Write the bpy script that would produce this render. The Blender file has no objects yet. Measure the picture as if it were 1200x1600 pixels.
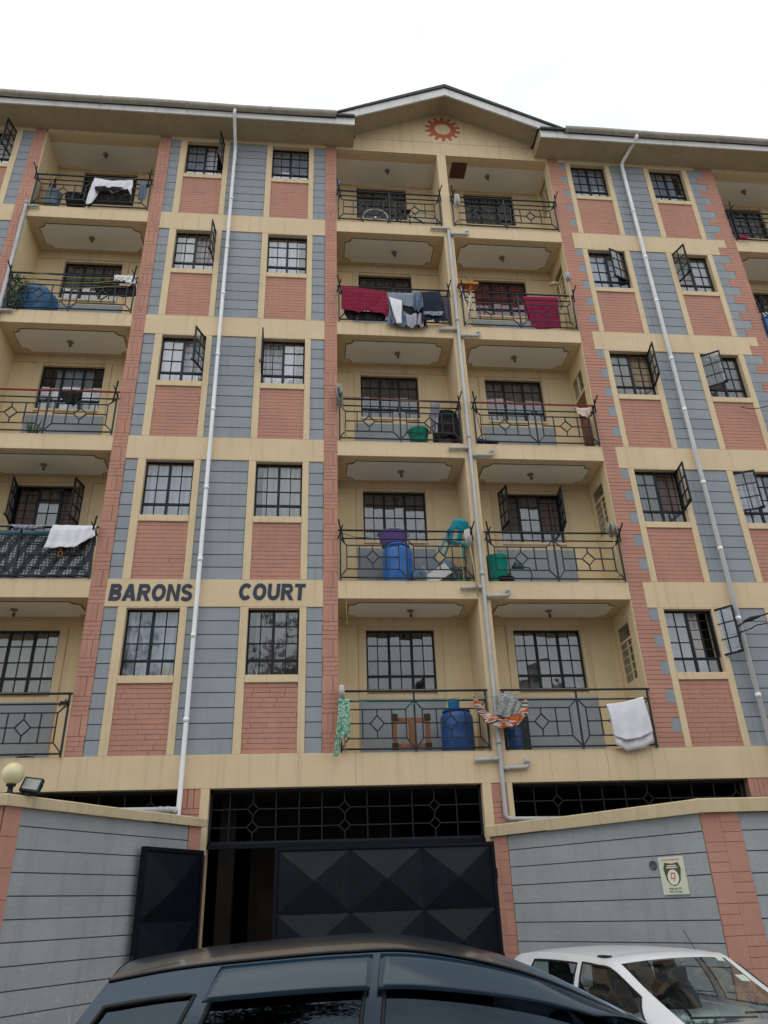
import bpy, math, random
from mathutils import Vector, Matrix, noise
R = math.radians
PI = math.pi
random.seed(7)
SC = bpy.context.scene
COL = SC.collection

# ------------------------------------------------------------------ camera
cam_d = bpy.data.cameras.new("camera")
cam = bpy.data.objects.new("camera", cam_d); COL.objects.link(cam)
cam_d.sensor_fit = 'VERTICAL'; cam_d.sensor_height = 24.0
cam_d.lens = 1190.1 / 1600 * 24.0
cam_d.clip_start = 0.05; cam_d.clip_end = 2000
CAM = Vector((-0.490, -12.208, 1.750))
_th, _ps, _ro = R(27.377), R(6.215), R(-2.028)
_f = Vector((math.sin(_ps)*math.cos(_th), math.cos(_ps)*math.cos(_th), math.sin(_th)))
_r0 = Vector((math.cos(_ps), -math.sin(_ps), 0)); _u0 = _r0.cross(_f)
_r = math.cos(_ro)*_r0 + math.sin(_ro)*_u0; _u = -math.sin(_ro)*_r0 + math.cos(_ro)*_u0
m3 = Matrix((_r, _u, -_f)).transposed()
cam.matrix_world = Matrix.Translation(CAM) @ m3.to_4x4()
SC.camera = cam

# ------------------------------------------------------------------ sky and sun (overcast day)
W = bpy.data.worlds.new("World"); SC.world = W; W.use_nodes = True
nt = W.node_tree; nt.nodes.clear()
def wn(t, **k):
    n = nt.nodes.new(t)
    for a, b in k.items(): setattr(n, a, b)
    return n
sky = wn('ShaderNodeTexSky', sky_type='NISHITA', sun_disc=False, sun_elevation=R(58), sun_rotation=R(200), air_density=1.5, dust_density=3.0)
tc = wn('ShaderNodeTexCoord'); mp = wn('ShaderNodeMapping'); mp.inputs['Scale'].default_value = (1.2, 1.2, 2.2)
nz = wn('ShaderNodeTexNoise'); nz.inputs['Scale'].default_value = 1.6; nz.inputs['Detail'].default_value = 5; nz.inputs['Roughness'].default_value = .55
rp = wn('ShaderNodeValToRGB')
rp.color_ramp.elements[0].position = .38; rp.color_ramp.elements[0].color = (7.9, 8.8, 9.1, 1)
rp.color_ramp.elements[1].position = .62; rp.color_ramp.elements[1].color = (12.8, 12.9, 13.0, 1)
mx = wn('ShaderNodeMix', data_type='RGBA'); mx.inputs[0].default_value = .94
bg = wn('ShaderNodeBackground'); bg.inputs['Strength'].default_value = .10
wo = wn('ShaderNodeOutputWorld')
lk = nt.links.new
lk(tc.outputs['Generated'], mp.inputs[0]); lk(mp.outputs[0], nz.inputs['Vector']); lk(nz.outputs['Fac'], rp.inputs[0])
lk(sky.outputs[0], mx.inputs[6]); lk(rp.outputs[0], mx.inputs[7]); lk(mx.outputs[2], bg.inputs[0]); lk(bg.outputs[0], wo.inputs[0])
sun_d = bpy.data.lights.new("sun", 'SUN'); sun_d.energy = .5; sun_d.angle = R(50); sun_d.color = (1, .97, .93)
sun = bpy.data.objects.new("sun", sun_d); COL.objects.link(sun)
_az = R(200)   # the sky's sun_rotation is measured clockwise from +Y
_el = R(58)
_sd = Vector((math.sin(_az)*math.cos(_el), math.cos(_az)*math.cos(_el), math.sin(_el)))
sun.rotation_euler = _sd.to_track_quat('Z', 'Y').to_euler(); sun.location = (0, -20, 40)
SC.view_settings.view_transform = 'Standard'; SC.view_settings.look = 'None'
SC.view_settings.exposure = .20; SC.view_settings.gamma = 1; SC.view_settings.use_curve_mapping = False

# ------------------------------------------------------------------ materials
MATS = {}
def mat(name, col, rough=.8, var=.08, scale=3.0, bump=.0, bscale=60, streak=0, metal=0, spec=.3, tint=0, stain=None, coat=0):
    m = bpy.data.materials.new(name); m.use_nodes = True; MATS[name] = m
    t = m.node_tree; b = t.nodes['Principled BSDF']; L = t.links.new
    b.inputs['Roughness'].default_value = rough; b.inputs['Metallic'].default_value = metal
    b.inputs['Specular IOR Level'].default_value = spec
    if coat: b.inputs['Specular Tint'].default_value = (.6, .8, 1, 1) if col[0] < .1 else (1, 1, 1, 1); b.inputs['Coat Tint'].default_value = (.8, .9, 1, 1) if col[0] < .1 else (1, 1, 1, 1); b.inputs['Coat Weight'].default_value = coat; b.inputs['Coat Roughness'].default_value = .04
    geo = t.nodes.new('ShaderNodeNewGeometry')
    n1 = t.nodes.new('ShaderNodeTexNoise'); n1.inputs['Scale'].default_value = scale; n1.inputs['Detail'].default_value = 6; n1.inputs['Roughness'].default_value = .6
    L(geo.outputs['Position'], n1.inputs['Vector'])
    mr = t.nodes.new('ShaderNodeMapRange'); mr.inputs[1].default_value = .3; mr.inputs[2].default_value = .7
    mr.inputs[3].default_value = 1-var; mr.inputs[4].default_value = 1+var
    L(n1.outputs['Fac'], mr.inputs[0])
    fac = mr.outputs[0]
    if tint:
        oi = t.nodes.new('ShaderNodeObjectInfo'); m2 = t.nodes.new('ShaderNodeMapRange')
        m2.inputs[3].default_value = 1-tint; m2.inputs[4].default_value = 1+tint
        L(oi.outputs['Random'], m2.inputs[0]); mm = t.nodes.new('ShaderNodeMath'); mm.operation = 'MULTIPLY'
        L(fac, mm.inputs[0]); L(m2.outputs[0], mm.inputs[1]); fac = mm.outputs[0]
    vm = t.nodes.new('ShaderNodeVectorMath'); vm.operation = 'SCALE'; vm.inputs[0].default_value = col
    L(fac, vm.inputs['Scale']); out = vm.outputs[0]
    if streak:
        mpn = t.nodes.new('ShaderNodeMapping'); mpn.inputs['Scale'].default_value = (7, 7, .35)
        n2 = t.nodes.new('ShaderNodeTexNoise'); n2.inputs['Scale'].default_value = 1.3; n2.inputs['Detail'].default_value = 5
        L(geo.outputs['Position'], mpn.inputs[0]); L(mpn.outputs[0], n2.inputs['Vector'])
        m3_ = t.nodes.new('ShaderNodeMapRange'); m3_.inputs[1].default_value = .53; m3_.inputs[2].default_value = .74
        m3_.inputs[3].default_value = 0; m3_.inputs[4].default_value = streak
        L(n2.outputs['Fac'], m3_.inputs[0])
        mix = t.nodes.new('ShaderNodeMix'); mix.data_type = 'RGBA'; L(m3_.outputs[0], mix.inputs[0]); L(out, mix.inputs[6])
        sc_ = stain or tuple(c*.45 for c in col); mix.inputs[7].default_value = (*sc_, 1); out = mix.outputs[2]
    L(out, b.inputs['Base Color'])
    if bump:
        n3 = t.nodes.new('ShaderNodeTexNoise'); n3.inputs['Scale'].default_value = bscale; n3.inputs['Detail'].default_value = 4
        L(geo.outputs['Position'], n3.inputs['Vector'])
        bp = t.nodes.new('ShaderNodeBump'); bp.inputs['Strength'].default_value = bump; bp.inputs['Distance'].default_value = .01
        L(n3.outputs['Fac'], bp.inputs['Height']); L(bp.outputs[0], b.inputs['Normal'])
    return m
def glass(name, tint, refl=.08, rough=.02, gcol=(1, 1, 1)):
    m = bpy.data.materials.new(name); m.use_nodes = True; MATS[name] = m
    t = m.node_tree; t.nodes.clear(); L = t.links.new
    o = t.nodes.new('ShaderNodeOutputMaterial'); tr = t.nodes.new('ShaderNodeBsdfTransparent'); tr.inputs[0].default_value = (*tint, 1)
    g = t.nodes.new('ShaderNodeBsdfGlossy'); g.inputs['Roughness'].default_value = rough; g.inputs[0].default_value = (*gcol, 1)
    lw = t.nodes.new('ShaderNodeLayerWeight'); lw.inputs[0].default_value = .5      # Schlick reflectance, the same from both sides of the pane
    fr = t.nodes.new('ShaderNodeMath'); fr.operation = 'POWER'; fr.inputs[1].default_value = 5; L(lw.outputs['Facing'], fr.inputs[0])
    a = t.nodes.new('ShaderNodeMath'); a.operation = 'ADD'; a.inputs[1].default_value = refl+.045; a.use_clamp = True
    mxs = t.nodes.new('ShaderNodeMixShader'); L(fr.outputs[0], a.inputs[0]); L(a.outputs[0], mxs.inputs[0])
    L(tr.outputs[0], mxs.inputs[1]); L(g.outputs[0], mxs.inputs[2]); L(mxs.outputs[0], o.inputs[0])
    n = t.nodes.new('ShaderNodeTexNoise'); n.inputs['Scale'].default_value = 2.2
    geo = t.nodes.new('ShaderNodeNewGeometry'); L(geo.outputs['Position'], n.inputs['Vector'])
    bp = t.nodes.new('ShaderNodeBump'); bp.inputs['Strength'].default_value = .08; bp.inputs['Distance'].default_value = .03
    L(n.outputs['Fac'], bp.inputs['Height']); L(bp.outputs[0], g.inputs['Normal'])
    return m

CREAM = mat('cream_paint', (.625, .495, .322), .75, .06, 1.3, .12, 90, streak=.38, stain=(.36, .285, .18))
CREAM2 = mat('cream_paint_light', (.68, .55, .345), .75, .05, 1.3, .12, 90, streak=.25, stain=(.42, .33, .19))
OCHRE = mat('ochre_trim_paint', (.50, .345, .125), .75, .06, 1.5, .1, 90, streak=.3, stain=(.30, .20, .09))
PINK = mat('terracotta_paint', (.44, .226, .17), .8, .10, 1.1, .35, 120, tint=.05, streak=.22, stain=(.30, .15, .12))
PINKD = mat('terracotta_joint', (.30, .145, .108), .9, .1, 4)
GREY = mat('grey_block_paint', (.272, .300, .330), .8, .08, 1.4, .3, 80, tint=.055, streak=.28, stain=(.16, .17, .19))
GREYD = mat('block_joint', (.095, .105, .12), .9, .1, 4)
GREYW = mat('wall_grey_paint', (.305, .325, .345), .8, .09, 1.8, .6, 35, tint=.02, streak=.25, stain=(.16, .17, .185))
t_ = GREYW.node_tree; b_ = t_.nodes['Principled BSDF']; old_ = b_.inputs['Base Color'].links[0].from_socket
gp = t_.nodes.new('ShaderNodeNewGeometry'); sx = t_.nodes.new('ShaderNodeSeparateXYZ'); t_.links.new(gp.outputs['Position'], sx.inputs[0])
zr_ = t_.nodes.new('ShaderNodeMapRange'); zr_.inputs[1].default_value = 1.75; zr_.inputs[2].default_value = .9; zr_.inputs[3].default_value = -.10; zr_.inputs[4].default_value = .03; t_.links.new(sx.outputs[2], zr_.inputs[0])
nn = t_.nodes.new('ShaderNodeTexNoise'); nn.inputs['Scale'].default_value = 9; nn.inputs['Detail'].default_value = 8; nn.inputs['Roughness'].default_value = .65; t_.links.new(gp.outputs['Position'], nn.inputs['Vector'])
ad = t_.nodes.new('ShaderNodeMath'); ad.operation = 'ADD'; t_.links.new(nn.outputs['Fac'], ad.inputs[0]); t_.links.new(zr_.outputs[0], ad.inputs[1])
gr0 = t_.nodes.new('ShaderNodeMapRange'); gr0.inputs[1].default_value = .60; gr0.inputs[2].default_value = .66; gr0.inputs[3].default_value = 0; gr0.inputs[4].default_value = .75; t_.links.new(ad.outputs[0], gr0.inputs[0])
mx_ = t_.nodes.new('ShaderNodeMix'); mx_.data_type = 'RGBA'; t_.links.new(gr0.outputs[0], mx_.inputs[0]); t_.links.new(old_, mx_.inputs[6]); mx_.inputs[7].default_value = (.42, .41, .38, 1); t_.links.new(mx_.outputs[2], b_.inputs['Base Color'])
WHITEC = mat('ceiling_white', (.78, .76, .73), .9, .03, 1.5, .05)
DKLINE = mat('moulding_line', (.16, .12, .07), .8, .1)
SOFFIT = mat('eaves_soffit', (.40, .33, .22), .85, .08, 2.0, streak=.3)
FASCIA = mat('fascia_board', (.62, .62, .62), .6, .08, 2.0, streak=.4, stain=(.33, .33, .32))
GUTTER = mat('gutter_pvc', (.36, .34, .29), .6, .14, 2.5, streak=.45, stain=(.14, .135, .12))
ROOF = mat('roof_sheet', (.05, .05, .055), .7, .2)
STEEL = mat('black_steel_paint', (.009, .012, .018), .5, .2, 8, .1, spec=.25)
RAIL = mat('railing_paint', (.016, .021, .031), .5, .2, 8, .1, spec=.3)
RAILRED = mat('red_rail_paint', (.24, .022, .025), .4, .12, 8)
GATEM = mat('gate_black_paint', (.004, .006, .011), .40, .3, 5, .35, 30, spec=.20, streak=.25, stain=(.016, .016, .018))
GRILLE = mat('grille_paint', (.013, .016, .021), .6, .2, 8, spec=.2)
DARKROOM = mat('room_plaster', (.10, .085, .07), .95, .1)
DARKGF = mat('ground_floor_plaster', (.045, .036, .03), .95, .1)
PIPEW = mat('white_pvc_pipe', (.80, .81, .84), .45, .06, 3, streak=.25, stain=(.4, .4, .4))
PIPEG = mat('grey_pvc_pipe', (.40, .405, .41), .5, .1, 3, streak=.3, stain=(.18, .18, .18))
LETTER = mat('letter_paint', (.032, .044, .068), .6, .08, 6)
GEARM = mat('gear_paint', (.40, .115, .06), .75, .08, 6, .2)
RUSTBOLT = mat('bulb_holder', (.10, .08, .06), .6)
COPING = mat('coping_plaster', (.53, .43, .28), .8, .1, 2.0, .4, 50, streak=.4, stain=(.28, .22, .14))
ASPH = mat('asphalt', (.12, .112, .10), .9, .25, 1.5, .5, 40)
DIRT = mat('packed_earth', (.22, .185, .14), .95, .2, .8, .5, 25)
CONC = mat('concrete', (.36, .345, .32), .9, .15, 1.2, .4, 30)
GLASSW = glass('window_glass', (.85, .88, .91), .03)
GLASSL = glass('lamp_glass', (.9, .9, .9), .05)
CURT = [mat('curtain_a', (.62, .59, .58), .9, .05, 2), mat('curtain_b', (.36, .30, .27), .9, .05, 2), mat('curtain_c', (.70, .70, .76), .9, .05, 2),
        mat('curtain_d', (.22, .17, .16), .9, .05, 2), mat('curtain_e', (.48, .36, .26), .9, .05, 2)]
CURTRED = mat('curtain_red', (.50, .035, .05), .9, .15, 14)

# ------------------------------------------------------------------ mesh helpers
class MB:
    def __init__(s): s.v = []; s.f = []; s.m = []; s.sm = []
    def add(s, vs, fs, mi=0, smooth=False):
        o = len(s.v); s.v += [tuple(v) for v in vs]
        for f in fs: s.f.append(tuple(i+o for i in f)); s.m.append(mi); s.sm.append(smooth)
        return s
    def box(s, x0, x1, y0, y1, z0, z1, mi=0, M=None):
        vs = [(x, y, z) for x in (x0, x1) for y in (y0, y1) for z in (z0, z1)]
        if M is not None: vs = [tuple(M @ Vector(v)) for v in vs]
        return s.add(vs, [(0,1,3,2), (4,6,7,5), (0,4,5,1), (2,3,7,6), (0,2,6,4), (1,5,7,3)], mi)
    def bar(s, a, b, w, d=None, mi=0):
        a = Vector(a); b = Vector(b); d = d or w; t = (b-a).normalized()
        up = Vector((0, 1, 0)) if abs(t.y) < .9 else Vector((0, 0, 1))
        x = t.cross(up).normalized(); y = x.cross(t).normalized()
        vs = [p + x*(sx*w/2) + y*(sy*d/2) for p in (a, b) for sx, sy in ((-1,-1), (1,-1), (1,1), (-1,1))]
        return s.add(vs, [(0,1,2,3), (7,6,5,4), (0,4,5,1), (1,5,6,2), (2,6,7,3), (3,7,4,0)], mi)
    def tube(s, pts, r, n=10, mi=0, cap=True):
        pts = [Vector(p) for p in pts]; rs = r if isinstance(r, (list, tuple)) else [r]*len(pts)
        rings = []; prev = None
        for i, p in enumerate(pts):
            t = (pts[min(i+1, len(pts)-1)] - pts[max(i-1, 0)]).normalized()
            if prev is None: prev = t.orthogonal().normalized()
            x = (prev - t*prev.dot(t)); x = x.normalized() if x.length > 1e-6 else t.orthogonal().normalized(); prev = x; y = t.cross(x)
            rings.append([p + (x*math.cos(2*PI*k/n) + y*math.sin(2*PI*k/n))*rs[i] for k in range(n)])
        fs = []
        for i in range(len(pts)-1):
            for k in range(n): fs.append((i*n+k, i*n+(k+1) % n, (i+1)*n+(k+1) % n, (i+1)*n+k))
        s.add([v for rg in rings for v in rg], fs, mi, True)
        if cap:
            o = len(s.v)-len(pts)*n
            s.f.append(tuple(o+k for k in range(n))[::-1]); s.m.append(mi); s.sm.append(False)
            s.f.append(tuple(o+(len(pts)-1)*n+k for k in range(n))); s.m.append(mi); s.sm.append(False)
        return s
    def lathe(s, prof, n=28, c=(0, 0, 0), mi=0, M=None):
        vs = [(c[0]+r*math.cos(2*PI*k/n), c[1]+r*math.sin(2*PI*k/n), c[2]+z) for r, z in prof for k in range(n)]
        if M is not None: vs = [tuple(M @ Vector(v)) for v in vs]
        fs = [(i*n+k, i*n+(k+1) % n, (i+1)*n+(k+1) % n, (i+1)*n+k) for i in range(len(prof)-1) for k in range(n)]
        return s.add(vs, fs, mi, True)
    def prism(s, poly, y0, y1, mi=0):      # poly in (x, z), extruded along y
        n = len(poly); vs = [(x, y0, z) for x, z in poly] + [(x, y1, z) for x, z in poly]
        return s.add(vs, [tuple(range(n)), tuple(range(2*n-1, n-1, -1))] + [(k, k+n, (k+1) % n+n, (k+1) % n) for k in range(n)], mi)
    def mesh(s, name, mats):
        me = bpy.data.meshes.new(name); me.from_pydata(s.v, [], s.f)
        for m in (mats if isinstance(mats, (list, tuple)) else [mats]): me.materials.append(m)
        me.polygons.foreach_set('material_index', s.m); me.polygons.foreach_set('use_smooth', s.sm)
        me.update(); return me
def tag(o, label=None, cat=None, group=None, kind=None):
    if label: o['label'] = label
    if cat: o['category'] = cat
    if group: o['group'] = group
    if kind: o['kind'] = kind
    return o
ORG = {}
def link(name, me, parent=None, loc=None, local=False):
    o = bpy.data.objects.new(name, me); COL.objects.link(o)
    if parent is not None:
        o.parent = parent
        if not local:
            base = ORG[parent.name]
            o.location = Vector(loc or (0, 0, 0)) - base
            ORG[o.name] = Vector(loc or (0, 0, 0))
        else:
            o.location = loc or (0, 0, 0); ORG[o.name] = Vector((0, 0, 0))
    else:
        o.location = loc or (0, 0, 0); ORG[o.name] = Vector(loc or (0, 0, 0))
    return o
def thing(name, label, cat, loc=(0, 0, 0), rz=0, group=None):
    o = bpy.data.objects.new(name, None); COL.objects.link(o); o.location = loc; o.rotation_euler = (0, 0, rz); o.empty_display_size = .1
    ORG[o.name] = Vector(loc); return tag(o, label, cat, group)
def ob(name, mb, m, parent=None, loc=None, local=False):
    return link(name, mb.mesh(name, m), parent, loc, local)
BOXC = {}
def box(name, x0, x1, y0, y1, z0, z1, m, parent, by=0):
    k = (round(x1-x0, 3), round(y1-y0, 3), round(z1-z0, 3), m.name, by)
    if k not in BOXC:
        a, b, c = k[0]/2, k[1]/2, k[2]/2; mb = MB()
        if by:   # front edges chamfered: painted plaster never has a knife edge
            e = by
            vs = [(-a+e, -b, -c+e), (a-e, -b, -c+e), (a-e, -b, c-e), (-a+e, -b, c-e), (-a, -b+e, -c), (a, -b+e, -c), (a, -b+e, c), (-a, -b+e, c), (-a, b, -c), (a, b, -c), (a, b, c), (-a, b, c)]
            mb.add(vs, [(0,1,2,3), (0,4,5,1), (1,5,6,2), (2,6,7,3), (3,7,4,0), (4,8,9,5), (5,9,10,6), (6,10,11,7), (7,11,8,4), (11,10,9,8)])
        else: mb.box(-a, a, -b, b, -c, c)
        BOXC[k] = mb.mesh(name, m)
    return link(name, BOXC[k], parent, ((x0+x1)/2, (y0+y1)/2, (z0+z1)/2))

# ------------------------------------------------------------------ ground
GZ = -0.15
g = MB(); g.add([(-400, -400, GZ-.02), (400, -400, GZ-.02), (400, 400, GZ-.02), (-400, 400, GZ-.02)], [(0, 1, 2, 3)])
tag(ob('ground', g, DIRT), kind='structure')
g = MB(); g.add([(-200, -15.5, GZ), (200, -15.5, GZ), (200, -6.3, GZ), (-200, -6.3, GZ)], [(0, 1, 2, 3)])
tag(ob('road', g, ASPH), kind='structure')
g = MB(); g.box(-60, 60, -6.3, .02, GZ-.1, GZ+.055)
tag(ob('pavement', g, CONC), kind='structure')

# ------------------------------------------------------------------ the building
BX0, BX1 = -13.0, 16.0
LV = [3.89, 6.77, 9.63, 12.55, 15.49]          # band tops (balcony floors)
PT = [6.28, 9.143, 12.057, 14.996, 17.90]      # panel tops
BT = [4.998, 7.864, 10.786, 13.707, 16.637]    # brick panel tops
WB = [5.122, 7.987, 10.912, 13.830, 16.758]    # window bottoms
WT = [6.262, 9.130, 12.042, 14.976, 17.870]    # window tops
B = thing('apartment_building', 'tall cream, terracotta and grey apartment block with balconies rising behind the boundary walls', 'building', (0, .5, GZ))
BRICKS, BLOCKS, PANES = [], [], []

def bricks(x0, x1, z0, z1, y, pattern='run'):
    """painted brick facing: list of rectangles, courses with staggered joints"""
    J = .006
    if pattern == 'run':
        n = max(1, round((z1-z0)/.079)); h = (z1-z0)/n
        for i in range(n):
            a = z0+i*h; x = x0 - random.uniform(.02, .22)
            while x < x1-.005:
                w = random.uniform(.21, .27); xa, xb = max(x, x0), min(x+w, x1)
                if xb-xa > .02: BRICKS.append((xa+.0015*(xa > x0), xb-.0015*(xb < x1), y-random.uniform(0, .003), a+J/2, a+h-J/2))
                x += w
    else:
        z = z0; k = 0
        while z < z1-.01:
            if k % 2 == 0:
                for q in range(4):
                    h = min(.075, z1-z)
                    if h < .02: break
                    s = random.choice((0, .13, .2)) 
                    for xa, xb in (((x0, x0+s), (x0+s, x1)) if s and x1-x0 > s+.05 else ((x0, x1),)):
                        BRICKS.append((xa+J/2*(xa > x0), xb-J/2*(xb < x1), y-random.uniform(0, .004), z+J/2, z+h-J/2))
                    z += h
            else:
                h = min(.31, z1-z); nn = max(2, round((x1-x0)/.088)); w = (x1-x0)/nn
                for q in range(nn):
                    BRICKS.append((x0+q*w+J/2*(q > 0), x0+(q+1)*w-J/2*(q < nn-1), y-random.uniform(0, .004), z+J/2, z+h-J/2))
                z += h
            k += 1
def blocks(x0, x1, z0, z1, y, split=None):
    J = .014; n = round((z1-z0)/.24); h = (z1-z0)/n
    for i in range(n):
        xs = [x0, x1] if not split else [x0, x0+split, x1]
        for a, b in zip(xs, xs[1:]):
            BLOCKS.append((a+.004*(a > x0), b-.004*(b < x1), y-random.uniform(0, .003), z0+i*h+(J/2 if i else 0), z0+(i+1)*h-J/2))

def sash_mesh(w, h, nc, nr, name='sash'):
    mb = MB(); t = .032
    mb.box(0, w, -.014, .014, 0, t); mb.box(0, w, -.014, .014, h-t, h); mb.box(0, t, -.014, .014, t, h-t); mb.box(w-t, w, -.014, .014, t, h-t)
    for i in range(1, nc): mb.box(w*i/nc-.009, w*i/nc+.009, -.011, .011, t, h-t)
    for i in range(1, nr): mb.box(t, w-t, -.0095, .0095, h*i/nr-.009, h*i/nr+.009)
    mb.box(t, w-t, -.002, .002, t, h-t, 1)
    mb.box(w*.8, w*.8+.10, -.04, -.02, .02, .035)
    return mb.mesh(name, [STEEL, GLASSW])
SASH = {}
def window(x0, x1, z0, z1, y, nc, casements, opened=(), curtain=0, cover=(0, 1), depth=.55):
    """steel casement window: fixed bottom row under a transom, casements above"""
    W_, H = x1-x0, z1-z0; t = .03; zt = z0+H*.235
    colsn = nc//casements; cw = W_/casements
    mb = MB()
    mb.box(x0, x1, y, y+.04, z0, z0+t); mb.box(x0, x1, y, y+.04, z1-t, z1); mb.box(x0, x0+t, y, y+.04, z0+t, z1-t); mb.box(x1-t, x1, y, y+.04, z0+t, z1-t)
    mb.box(x0+t, x1-t, y-.006, y+.036, zt-.02, zt+.02)
    for c in range(1, casements): mb.box(x0+c*cw-.024, x0+c*cw+.024, y-.003, y+.038, z0+t, z1-t)
    op = {c for c, a in opened}
    for c in range(casements):
        for i in range(1, colsn):
            xx = x0+c*cw+cw*i/colsn
            mb.box(xx-.009, xx+.009, y+.006, y+.03, z0+t, (z1-t) if c not in op or True else zt)
    for i in range(1, 3):
        zz = zt+(z1-zt)*i/3
        for c in range(casements):
            if c in op: continue
            mb.box(x0+c*cw+.02, x0+(c+1)*cw-.02, y+.0045, y+.0285, zz-.009, zz+.009)
    # burglar bars stay in an opened casement
    for c in op:
        for i in range(1, 5):
            zz = zt+(z1-zt)*i/5; mb.box(x0+c*cw+.02, x0+(c+1)*cw-.02, y+.02, y+.032, zz-.006, zz+.006)
    w = ob('window', mb, STEEL, B)
    for c in range(casements):
        for i in range(colsn):
            xa = x0+c*cw+cw*i/colsn; xb = xa+cw/colsn
            rows = [(z0+.02, zt-.01)] + ([] if c in op else [(zt+(z1-zt)*k/3, zt+(z1-zt)*(k+1)/3) for k in range(3)])
            for a, b in rows: PANES.append((xa+.004, xb-.004, y+.017, a+.004, b-.004, w))
    for c, ang in opened:          # hinge on the outer side; negative = hinged on the right
        k = (round(cw, 3), round(z1-zt, 3), colsn)
        if k not in SASH: SASH[k] = sash_mesh(cw-.01, z1-zt-.03, colsn, 3)
        left = ang > 0
        s = link('sash', SASH[k], w, (x0+c*cw+.005 if left else x0+(c+1)*cw-.005, y-.02, zt+.02))
        s.rotation_euler = (0, 0, -R(ang)) if left else (0, 0, PI+R(-ang))
    # curtain: a gathered cloth inside
    if curtain is not None:
        cm = curtain if not isinstance(curtain, int) else CURT[curtain]
        mb = MB(); n = 56; a, b = x0+W_*cover[0], x0+W_*cover[1]; ph = random.random()*9
        vs = []
        for j in range(2):
            for i in range(n+1):
                u = i/n; vs.append((a+(b-a)*u, y+.13+.022*math.sin(u*W_*55+ph)+.012*math.sin(u*23+ph*2), (z0-.05, z1)[j]))
        mb.add(vs, [(i, i+1, i+n+2, i+n+1) for i in range(n)], 0, True); ob('curtain', mb, cm, w)
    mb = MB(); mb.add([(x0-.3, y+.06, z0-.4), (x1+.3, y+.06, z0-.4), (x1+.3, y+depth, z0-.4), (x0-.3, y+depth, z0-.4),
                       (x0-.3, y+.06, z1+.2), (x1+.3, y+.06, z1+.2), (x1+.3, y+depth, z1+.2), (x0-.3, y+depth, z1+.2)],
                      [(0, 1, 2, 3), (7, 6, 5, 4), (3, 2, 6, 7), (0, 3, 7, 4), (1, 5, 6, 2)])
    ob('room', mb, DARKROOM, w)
    return w

# wing layouts: (kind, x0, x1)
LEFT = [('strip', -3.628, -3.486), ('win', -3.486, -2.621), ('strip', -2.621, -2.505), ('grey', -2.505, -1.635), ('strip', -1.635, -1.503),
        ('win', -1.503, -.648), ('strip', -.648, -.530), ('grey', -.530, -.255)]
RIGHT = [('strip', 5.625, 5.740), ('win', 5.740, 6.625), ('strip', 6.625, 6.745), ('grey', 6.745, 7.622), ('strip', 7.622, 7.750),
         ('win', 7.750, 8.620), ('strip', 8.620, 8.745)]
FARL = [('grey', -7.20, -6.945), ('strip', -7.33, -7.20), ('win', -8.195, -7.33), ('strip', -8.31, -8.195), ('grey', -9.18, -8.31), ('strip', -9.31, -9.18), ('win', -10.17, -9.31), ('strip', -10.29, -10.17), ('grey', -10.56, -10.29)]
OPEN = {('A', 4): [(1, -82)], ('A', 3): [(1, -84)], ('A', 2): [(1, -68)], ('B', 2): [(0, 88)],
        ('C', 3): [(1, -22)], ('C', 2): [(1, -80)], ('C', 1): [(1, -82)], ('C', 0): [(1, -128)],
        ('D', 3): [(0, 72)], ('D', 2): [(0, 34)], ('D', 1): [(0, 24)], ('E', 4): [(1, -78)]}
CUR = {'A': [2, 2, 2, 0, 2], 'B': [3, 0, 2, 2, 2], 'C': [0, 3, 4, 2, 2], 'D': [0, 2, 3, 0, 2], 'E': [0, 1, 0, 1, 0], 'F': [0, 1, 0, 1, 0]}
def wing(spec, names, bx0, bx1):
    wi = 0
    for kind, x0, x1 in sorted(spec, key=lambda s: s[1]):
        if kind == 'win': nm = names[wi]; wi += 1
        for i in range(5):
            z0, z1 = LV[i], PT[i]
            if kind == 'strip':
                box('vertical_strip', x0, x1, 0, .12, z0, z1, CREAM, B, .006)
                box('wall', x0, x1, .12, .25, z0, z1, CREAM, B)
            elif kind == 'grey':
                blocks(x0, x1, z0, z1, .022, .135 if x1-x0 > .8 else None)
                box('wall', x0, x1, .036, .25, z0, z1, GREYD, B)
            else:
                bricks(x0, x1, z0, BT[i], .022)
                box('wall', x0, x1, .030, .25, z0, BT[i], PINKD, B)
                box('sill', x0, x1, -.012, .25, BT[i], WB[i], CREAM, B, .006)
                box('lintel', x0, x1, .002, .25, WT[i], z1, CREAM, B)
                window(x0+.004, x1-.004, WB[i], WT[i], .105, 4, 2, OPEN.get((nm, i), ()), CUR[nm][i], random.choice(((0, 1), (0, 1), (0, .8), (.15, 1))))
    for i in range(1, 5):
        box('band', bx0, bx1, 0, .25, PT[i-1], LV[i], CREAM, B, .006)
    box('band', bx0, bx1, 0, .25, PT[4], 18.0, CREAM, B)
wing(LEFT, 'AB', -3.855, -.255)
wing(RIGHT, 'CD', 5.45, 8.95)
wing(FARL, 'FE', -10.56, -6.945)
# grey strip at the left edge of the left wing
for i in range(5):
    blocks(-3.855, -3.628, LV[i], PT[i], .022); box('wall', -3.855, -3.628, .036, .25, LV[i], PT[i], GREYD, B)
# terracotta pilasters with patterned brick, each the front of a wall that runs back beside a balcony
for x0, x1 in ((-4.12, -3.855), (-.255, 0), (-6.945, -6.68)):
    bricks(x0, x1, LV[0], 18.0, .004, 'pil')
    box('pilaster', x0+.003, x1, .012, .25, LV[0], 18.0, PINKD, B)
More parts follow.
